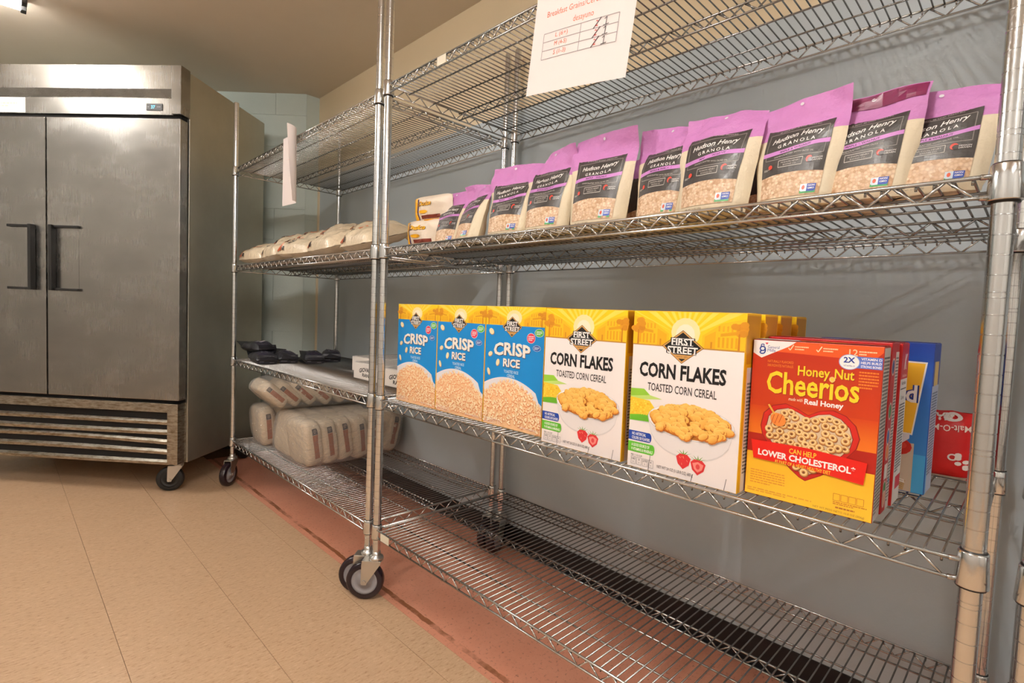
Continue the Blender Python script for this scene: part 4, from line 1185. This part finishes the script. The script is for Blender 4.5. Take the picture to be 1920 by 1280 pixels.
    wm = MB(); k = 10
    wm.grid(lambda u, v: fn(l + (r_ - l) * u, 0.075 + (low(l + (r_ - l) * u) - 0.07) * v, -1, 0.035), 16, 8, True)
    wm.build('granola_window', 'granola', b)
    return t
granola('granola pouch nearest the right-hand post, its top folded to the right', 3.5, 2.4, 1, w=5.3, h=6.6, d=2.3, lean=0.10, bend=0.1, twist=0.5, yaw=R(-5), hz=-0.2)
granola('granola pouch with a dark magenta folded-back top, second from the right-hand post', 6.95, 1.9, 2, w=5.4, h=7.0, d=2.3, lean=0.12, bend=0.15, twist=0.1, yaw=R(-7), flap=INSIDE)
granola('granola pouch with its right top corner peaked, third from the right-hand post', 10.75, 1.4, 3, w=5.4, h=7.6, d=2.4, lean=0.12, bend=0.1, twist=-0.35, yaw=R(-4))
granola('granola pouch with a broad crumpled top, standing fourth from the right-hand post', 16.3, 0.9, 4, w=5.9, h=8.3, lean=0.12, bend=0.5, twist=0.25, fold=(0.62, 0.5), yaw=R(-3), crush=1.6)
granola('granola pouch half hidden behind its neighbour, fifth from the right-hand post', 21.1, 2.0, 5, w=5.4, h=8.4, lean=0.10, bend=0.4, twist=0.6, yaw=R(-5), crush=1.6)
granola('granola pouch with a smooth upright purple top, in the middle of the row', 26.9, 1.2, 6, w=6.2, h=8.7, lean=0.11, bend=-0.1, twist=-0.3, yaw=R(4))
granola('granola pouch with a creased tilted top, just left of the middle of the row', 33.0, 1.2, 7, w=5.7, h=8.5, lean=0.10, bend=0.2, twist=-0.8, fold=(0.4, -0.45), yaw=R(3), crush=1.7)
granola('granola pouch overlapped by its right-hand neighbour, eighth from the right-hand post', 38.4, 1.2, 8, w=6.0, h=8.0, lean=0.13, bend=0.2, twist=0.2, yaw=R(4), crush=1.4)
granola('slumped granola pouch with an angled label, ninth from the right-hand post', 45.6, 1.4, 9, w=5.6, h=7.2, lean=0.20, bend=0.35, twist=0.7, fold=(0.6, 0.5), yaw=R(-18), crush=1.8)
granola('leftmost granola pouch, tucked behind the slumped one beside the yellow bags', 49.9, 2.4, 10, w=4.6, h=7.0, d=2.4, lean=0.16, bend=0.3, yaw=R(6))
for k, yc in enumerate((8.6, 14.0, 19.6, 24.6, 30.6, 36.6, 42.0)):
    granola('granola pouch in the back row, %s' % ('behind the magenta-topped pouch', 'behind the peaked pouch', 'behind the crumpled-top pouch', 'behind the half hidden pouch', 'behind the upright middle pouch', 'behind the creased pouch', 'behind the slumped pouch')[k],
            yc, 6.3, 20 + k, w=6.0, h=7.6, lean=0.08, bend=0.2, art=False, yaw=R(random.Random(k).uniform(-6, 6)))

# ================================================================== BAGS ON THE UPPER SHELF OF THE FAR UNIT
CREAM = rgb(232, 214, 184)
def film_bag(name, label, cat, group, x, y, z, L, W, T, rotz, seed, artfn, col=CREAM, pitch=0.0, roll=0.0):
    t = thing(name, label, cat, (x, y, z), rotz, group)
    t.rotation_euler = (roll, pitch, rotz)
    b, f = pillow(t, 'bag_film', 'shiny_film', L, W, T, seed, col, 20, 16, 0.24)
    a = Art(lambda u, v, o: f(u, v, 1, o), step=0.006, base=0.05, seg=0.06)
    artfn(a, random.Random(seed))
    if a.mb.f: a.build('bag_print', 'print_film', b)
    return t
def rice_art(a, r):
    BR = rgb(186, 84, 44); BK = rgb(52, 40, 38)
    u0 = r.uniform(0.05, 0.12)
    for va, vb, cc in ((0.01, 0.03, BR), (0.03, 0.06, BR), (0.06, 0.10, BR), (0.10, 0.18, rgb(226, 150, 110)), (0.18, 0.3, BR), (0.3, 0.46, BR)):
        a.band(lambda u: va, lambda u: vb, u0, u0 + 0.14, cc, 6); a.k -= 1
    a.up()
    for va, vb in ((0.012, 0.03), (0.03, 0.07)): a.band(lambda u: va, lambda u: vb, u0 + 0.17, u0 + 0.22, BK, 3); a.k -= 1
    a.up()
    for k in range(6): a.disc(u0 + r.uniform(0.0, 0.16), r.uniform(0.12, 0.44), 0.018, 0.03, rgb(244, 226, 206), 7); a.k -= 1
    a.up()
    a.text('ENE', u0 + 0.24, 0.28, 0.07, BK, width=0.22, bold=0.04, rot=PI / 2)
    a.band(lambda u: 0.3, lambda u: 0.5, u0 + 0.30, u0 + 0.36, rgb(206, 130, 96), 3)
zz = LEVELS[2] + SURF
spots = [  # along, out, height, label
    (112.0, 4.4, 0.0, 'cream rice bag at the far left front corner of the shelf'),
    (101.5, 4.4, 0.0, 'cream rice bag in the bottom layer, second from the refrigerator'),
    (91.2, 4.4, 0.0, 'cream rice bag in the bottom layer, middle of the front row'),
    (79.8, 4.4, 0.0, 'cream rice bag in the bottom layer, slanting up towards the paired posts'),
    (68.6, 4.6, 0.0, 'cream rice bag in the bottom layer, right behind the paired posts')]
up_spots = [(107.0, 9.0, 2.9, 'cream rice bag on top of the pile, nearest the refrigerator'),
    (96.3, 9.0, 2.8, 'cream rice bag on top of the pile, second from the refrigerator'),
    (86.0, 9.0, 3.1, 'cream rice bag at the highest point of the pile'),
    (75.8, 9.2, 2.8, 'cream rice bag on top of the pile, nearest the paired posts')]
for k, (y, x, dz, lab) in enumerate(spots + up_spots):
    low_ = k < 5
    film_bag('rice_bag', lab, 'bag', 'cream rice bags on the far unit', x, y, zz + dz + (1.2 if low_ else 0.5), 10.5 if low_ else 9.8, 7.6, 3.9, -PI / 2 + R(random.Random(k).uniform(-9, 9)), 40 + k, rice_art,
             pitch=R(0 if low_ else 4), roll=R(20 if low_ else 14))
for k, y in enumerate((113.0, 102.0, 91.0, 80.0, 68.5)):
    film_bag('rice_bag', 'cream rice bag lying in the back row against the wall, %s' % ('beside the refrigerator', 'second from the refrigerator', 'in the middle', 'second from the paired posts', 'nearest the paired posts')[k],
             'bag', 'cream rice bags on the far unit', 14.5, y, zz, 10.4, 8.0, 3.4, -PI / 2 + R(random.Random(k + 60).uniform(-8, 8)), 70 + k, rice_art)
film_bag('rice_bag', 'cream rice bag with red and white lettering seen between the posts and yellow bags', 'bag', None, 14.0, 62.6 + 4.6, zz + 2.6, 8.0, 7.0, 2.6, R(200), 90, rice_art)

def yellow_art(a, r):
    Y1, PU, BR = rgb(252, 186, 30), rgb(60, 34, 110), rgb(120, 44, 24)
    a.rect(0.03, 0.05, 0.16, 0.95, Y1, None, 2, 6); a.rect(0.16, 0.12, 0.2, 0.9, PU, None, 1, 6)
    for col, dx in ((rgb(60, 30, 20), 0.008), (Y1, 0)): a.text('Dulce', 0.40 + dx, 0.74 - dx, 0.16, col, width=0.42, bold=0.04, shear=0.3)
    a.disc(0.36, 0.46, 0.12, 0.06, Y1, 14); a.rect(0.28, 0.22, 0.78, 0.34, BR, None, 5, 2); a.rect(0.34, 0.10, 0.82, 0.2, rgb(236, 160, 40), None, 5, 1)
def yellow_bag(label, x, y, z, seed, tilt):
    t = thing('snack_bag', label, 'bag', (x, y, z), FACE, 'yellow and white bags')
    t.rotation_euler = (R(tilt), 0, FACE + R(8))
    f = pillow_fn(6.6, 3.7, 2.2, seed, 0.35)
    g2 = lambda u, v, s_, o=0.0: (lambda p: Vector((p.x, 1.2 - p.z, p.y + 1.8)))(f(u, v, s_, o))
    m = MB(); m.grid(lambda u, v: g2(u, v, 1), 16, 12, True, rgb(236, 220, 200)); m.grid(lambda u, v: g2(u, v, -1), 16, 12, True, rgb(236, 220, 200), flip=True)
    b = m.build('bag_film', 'print_film', t)
    a = Art(lambda u, v, o: g2(u, v, 1, o), step=0.006, base=0.05, seg=0.06); yellow_art(a, random.Random(seed)); a.build('bag_print', 'print_film', b)
yellow_bag('yellow and white snack bag lying at the bottom beside the granola pouches', 3.2, 54.4, zz, 5, 6)
yellow_bag('yellow and white snack bag stacked on top, its corner standing up', 3.8, 53.6, zz + 3.1, 6, 8)

# ================================================================== BLACK POUCHES, WHITE CARTONS (far unit, mid shelf)
zm = LEVELS[1] + SURF
def dark_art(a, r):
    a.rect(0.10, 0.15, 0.45, 0.85, rgb(38, 34, 52), None, 4, 5); a.rect(0.5, 0.3, 0.56, 0.7, rgb(190, 190, 200), None, 1, 4); a.rect(0.3, 0.35, 0.34, 0.65, rgb(200, 196, 206), None, 1, 3)
def dark_pouch(label, x, y, rot, seed, fl, dz=0.0):
    t = thing('dark_pouch', label, 'pouch', (x, y, zm + dz), rot, 'black snack pouches')
    L, W, T = 8.6, 4.2, 2.8
    f = pillow_fn(L, W, T, seed, 0.25)
    def f2(u, v, s_, o=0.0):
        p = f(u, v, s_, o)
        if u < 0.12: p.z = T * 0.33 + (p.z - T * 0.33) * 1.0 + 0.0
        return p
    m = MB(); c0 = rgb(30, 30, 36)
    m.grid(lambda u, v: f2(u, v, 1), 16, 12, True, c0); m.grid(lambda u, v: f2(u, v, -1), 16, 12, True, c0, flip=True)
    b = m.build('bag_film', 'print_film', t)
    # squared base panel with its pale label faces the aisle end
    e = MB(); e.grid(lambda u, v: (-L / 2 + 0.55 - 0.25 * math.sin(PI * v), (u - 0.5) * W * 0.86, 0.1 + v * T * 0.62), 8, 4, True, rgb(34, 34, 42)); e.build('base_panel', 'print_film', b)
    a = Art(lambda u, v, o: (-L / 2 + 0.25 - o + (0.3 - 0.25 * math.sin(PI * v)), (0.5 - u) * W * 0.86, 0.1 + v * T * 0.62))
    a.rect(0.62, 0.12, 0.86, 0.85, rgb(214, 206, 206)); a.lines_of_type(0.1, 0.2, 0.5, 0.5, 3, rgb(150, 146, 156), seed); a.build('base_label', 'print_film', b)
    a = Art(lambda u, v, o: f2(u, v, 1, o), step=0.006, base=0.05, seg=0.06); dark_art(a, random.Random(seed)); a.build('bag_print', 'print_film', b)
    # flat top seal flap sticking up at the far end
    q = MB()
    q.grid(lambda u, v: (L / 2 - 0.6 + u * 2.6, (v - 0.5) * W * 0.9, T * 0.36 + fl * u * (1 + 0.3 * (v - 0.5)) + 0.05), 4, 3, True, rgb(40, 42, 46)); q.build('seal_flap', 'print_film', b)
dark_pouch('black snack pouch resting on another, beside the far left post', 3.2, 113.2, R(96), 11, 0.9, 1.75)
dark_pouch('black snack pouch at the front edge of the shelf, under another pouch', 2.6, 109.2, R(84), 12, 1.6)
dark_pouch('black snack pouch in the middle of the five', 7.0, 109.4, R(82), 13, 1.3)
dark_pouch('black snack pouch with a pale round label on its base panel', 11.8, 106.6, R(74), 14, 0.8)
dark_pouch('flattest black snack pouch, nearest the wall', 17.0, 108.6, R(66), 15, 0.1)

def white_carton(label, x, y_left, seed):
    W, D, H = 9.2, 9.8, 2.7
    t = thing('flat_carton', label, 'carton', (x, y_left, zm), FACE + R(random.Random(seed).uniform(-2, 2)), 'white flat cartons')
    c = MB().box(0, 0, 0, W, D, H, 0.05, rgb(236, 230, 224)).build('carton', 'print_card', t)
    m = MB(); m.grid(lambda u, v: (0.1 + u * (W - 0.2), 0.1 + v * (D - 0.2), H + 0.10 + 0.12 * mnoise.noise(Vector((u * 6, v * 6, seed)))), 14, 14, True)
    m.build('film_top', 'clear_film', c)
    a = front(); BK = rgb(40, 36, 36)
    a.text('GIOVANNI', W * 0.5, H * 0.62, 0.72, BK, width=5.2, bold=0.035, arc=lambda u: -0.05 * (u - W * 0.5) ** 2); a.text('RANA', W * 0.5, H * 0.28, 0.6, BK, width=3.0, bold=0.035)
    a.build('front_print', 'print_card', c)
white_carton('white flat carton with black lettering, just left of the paired posts', 7.5, 80.3, 1)
white_carton('white flat carton seen between the paired posts and the blue boxes', 7.0, 70.3, 2)
white_carton('white flat carton set back behind the other lettered one', 12.4, 90.2, 3)

# ================================================================== WRAPPED BALES (far unit, bottom shelf)
zb_ = LEVELS[0] + SURF
def pack_surface(d, seed):
    """rounded brick of film-wrapped flour: x thickness, y depth, z height"""
    A, B, C_ = 1.62, 4.2, 4.2; n = 5.0
    k = (abs(d.x / A) ** n + abs(d.y / B) ** n + abs(d.z / C_) ** n) ** (-1 / n)
    p = d * k
    w_ = mnoise.noise(p * 0.7 + Vector((seed * 5.0, 0, 0))) * 0.16 + mnoise.noise(p * 1.9 + Vector((0, seed * 3.0, 0))) * 0.07
    return p * (1 + 0.05 * w_) + d.normalized() * w_
def pack_mesh(seed):
    bm = bmesh.new(); bmesh.ops.create_cube(bm, size=2.0)
    bmesh.ops.subdivide_edges(bm, edges=bm.edges[:], cuts=9, use_grid_fill=True)
    for v in bm.verts:
        q = pack_surface(Vector((v.co.x * 1.62, v.co.y * 4.2, v.co.z * 4.2)), seed); v.co = (q.x, q.y, q.z + 4.2)
    m = MB(); m.add_bm(bm, rgb(230, 210, 180), True)
    return m.mesh('pack', 'shiny_film')
def stripe_mesh(seed):
    # printed stripe and dark name panel on the narrow side of a pack
    BR, BK = rgb(168, 88, 40), rgb(48, 38, 36)
    a = Art(lambda u, v, o: (lambda p: (p.x, p.y - 0.03 - o, p.z + 4.2))(pack_surface(Vector((u, -4.2, v)), seed)), step=0.004)
    for k in range(8): a.rect(-0.5, -2.7 + k * 0.55, 0.45, -2.15 + k * 0.55, BR, None, 3, 1); a.k -= 1
    a.rect(-0.5, 1.75, 0.45, 3.0, BK, None, 3, 3)
    a.lines_of_type(-0.3, 2.0, 0.3, 2.8, 3, rgb(190, 170, 150), seed, 0.4)
    return a.mb.mesh('stripe_print', 'print_film')
PK = [pack_mesh(s_) for s_ in range(4)]; ST = [stripe_mesh(s_) for s_ in range(4)]
def bale(label, loc, rotz, cols, spread, tilt_fn, scale=(1, 1, 1), two=True):
    t = thing('wrapped_bale', label, 'bale', loc, rotz, 'plastic-wrapped bales of flour packs')
    r = random.Random(len(label)); allv = []
    for row in range(2 if two else 1):
        for k in range(cols):
            x = (k - (cols - 1) / 2) * spread; yb = 4.4 + row * 8.2
            pk = r.randrange(4); o = link('pack', PK[pk], t, (x, yb, 0.15))
            tl = tilt_fn(k / max(1, cols - 1) - 0.5)
            o.rotation_euler = (R(r.uniform(-3, 3)), tl, R(r.uniform(-3, 3)) + (PI if row else 0))
            o.scale = scale
            s2 = link('stripe_print', ST[pk], o)
            mt = Matrix.Translation(o.location) @ o.rotation_euler.to_matrix().to_4x4() @ Matrix.Diagonal((*scale, 1))
            for v in list(o.data.vertices)[::5]: allv.append(mt @ v.co)
    zmin = min(p.z for p in allv)
    for o in list(t.children): o.location.z -= zmin
    for p in allv: p.z -= zmin
    # film: hull of the packs, puffed and wrinkled
    bm = bmesh.new(); c = Vector((0, 0, 0))
    for p in allv: c += p
    c /= len(allv)
    for p in allv: bm.verts.new(c + (p - c) * 1.035)
    res = bmesh.ops.convex_hull(bm, input=bm.verts)
    for v in [v for v in bm.verts if not v.link_faces]: bm.verts.remove(v)
    bmesh.ops.triangulate(bm, faces=bm.faces)
    for _ in range(2): bmesh.ops.subdivide_edges(bm, edges=[e for e in bm.edges if e.calc_length() > 0.03], cuts=1, use_grid_fill=True)
    bmesh.ops.triangulate(bm, faces=bm.faces)
    bmesh.ops.smooth_vert(bm, verts=bm.verts, factor=0.5, use_axis_x=True, use_axis_y=True, use_axis_z=True)
    for v in bm.verts:
        n_ = mnoise.noise(v.co * 34) + 0.5 * mnoise.noise(v.co * 80)
        v.co += (v.co - c).normalized() * (0.004 * n_ + 0.003)
        v.co.z = max(v.co.z, 0.0005)
    me = bpy.data.meshes.new('plastic_wrap'); bm.to_mesh(me); bm.free()
    me.polygons.foreach_set('use_smooth', [True] * len(me.polygons)); me.materials.append(M['clear_film'])
    link('plastic_wrap', me, t)
    return t
bale('clear plastic bale of six flour packs lying front and centre on the bottom shelf', (13.0, 88.6, zb_), R(3), 6, 3.1, lambda q: R(-8 + 70 * max(0, q - 0.2)), (1, 1, 1))
bale('clear plastic bale of flour packs tucked at the left end under another bale', (10.6, 107.6, zb_), R(-4), 5, 3.2, lambda q: R(10 * q), (1, 1, 0.95), False)
bale('clear plastic bale of flour packs lying on top of the other two', (11.2, 98.6, zb_ + 9.2), R(-6), 6, 2.9, lambda q: R(-48), (0.9, 1.0, 0.72))

# ================================================================== PAPER SIGNS
def paper(label, fn, artfn, nu=12, nv=12, loc=(0, 0, 0)):
    t = thing('paper_sign', label, 'sign', loc, 0)
    m = MB(); m.grid(lambda u, v: fn(u, v, 0), nu, nv, True); m.grid(lambda u, v: fn(u, v, -0.008), nu, nv, True, None, True)
    b = m.build('sheet', 'paper', t)
    a = Art(lambda u, v, o: fn(u, v, o), step=0.001, base=0.012, seg=0.05); artfn(a)
    if a.mb.f: a.build('sheet_print', 'print_matte', b)
def sheet1(u, v, o):
    # landscape sheet hung crooked on the top shelf's front rail; u to the viewer's right, v up
    W, H, a = 11.0, 8.6, R(-7.2)
    x, z = u * W, v * H
    bow = 0.10 * math.sin(PI * u) + 0.25 * max(0, 0.25 - u) * max(0, v - 0.7)
    return Vector((-0.62 - bow - o, 33.4 - (x * math.cos(a) - z * math.sin(a)), 59.15 + x * math.sin(a) + z * math.cos(a)))
def art1(a):
    RD, GY = rgb(232, 124, 92), rgb(170, 160, 160)
    k = 8.6 / 11.0
    a.text('Breakfast Grains/Cereales para el', 0.53, 0.775, 0.075, RD, width=0.78)
    a.text('desayuno', 0.53, 0.655, 0.075, RD, width=0.2)
    for v in (0.34, 0.425, 0.51, 0.595): a.line([(0.13, v), (0.87, v)], 0.008, GY)
    for u in (0.13, 0.52, 0.87): a.line([(u, 0.34), (u, 0.595)], 0.006, GY)
    for i, s_ in enumerate(('L (6+)', 'M (4-5)', 'S (1-3)')):
        v = 0.553 - 0.085 * i
        a.text(s_, 0.325, v, 0.055, RD, width=0.13)
        a.text('2', 0.675, v, 0.055, rgb(214, 80, 70), width=0.022)
        a.line([(0.645, v - 0.045), (0.71, v + 0.045)], 0.008, rgb(60, 44, 48)); a.line([(0.742, v + 0.02), (0.762, v + 0.035), (0.758, v - 0.035)], 0.006, rgb(80, 76, 80)); a.line([(0.735, v - 0.036), (0.785, v - 0.03)], 0.006, rgb(80, 76, 80))
paper('landscape paper price sign with red lettering hanging on the top shelf rail', sheet1, art1)
def sheet2(u, v, o):
    # portrait sheet on the far unit, its right side curling forward
    W, H = 8.5, 11.4
    ang = max(0.0, u - 0.62) * 5.2 * (0.55 + 0.45 * v)
    if u <= 0.62: x, y = u * W, 0.0
    else:
        rad = W * 0.38 / 1.976 / (0.55 + 0.45 * v)
        x = 0.62 * W + rad * math.sin(ang); y = rad * (1 - math.cos(ang))
    z = v * H + (1.0 * max(0, u - 0.45) * max(0, v - 0.6) * 3)
    return Vector((-0.62 - y * 0.9 - o, 91.6 - x, 55.9 + z - 0.25 * u * (1 - v)))
def art2(a):
    a.line([(0.28, 0.66), (0.58, 0.69)], 0.008, rgb(240, 180, 170)); a.frame(0.3, 0.42, 0.6, 0.58, 0.004, rgb(214, 206, 204)); a.line([(0.3, 0.5), (0.6, 0.5)], 0.004, rgb(214, 206, 204))
paper('portrait paper sign curling at its right edge on the far unit', sheet2, art2)
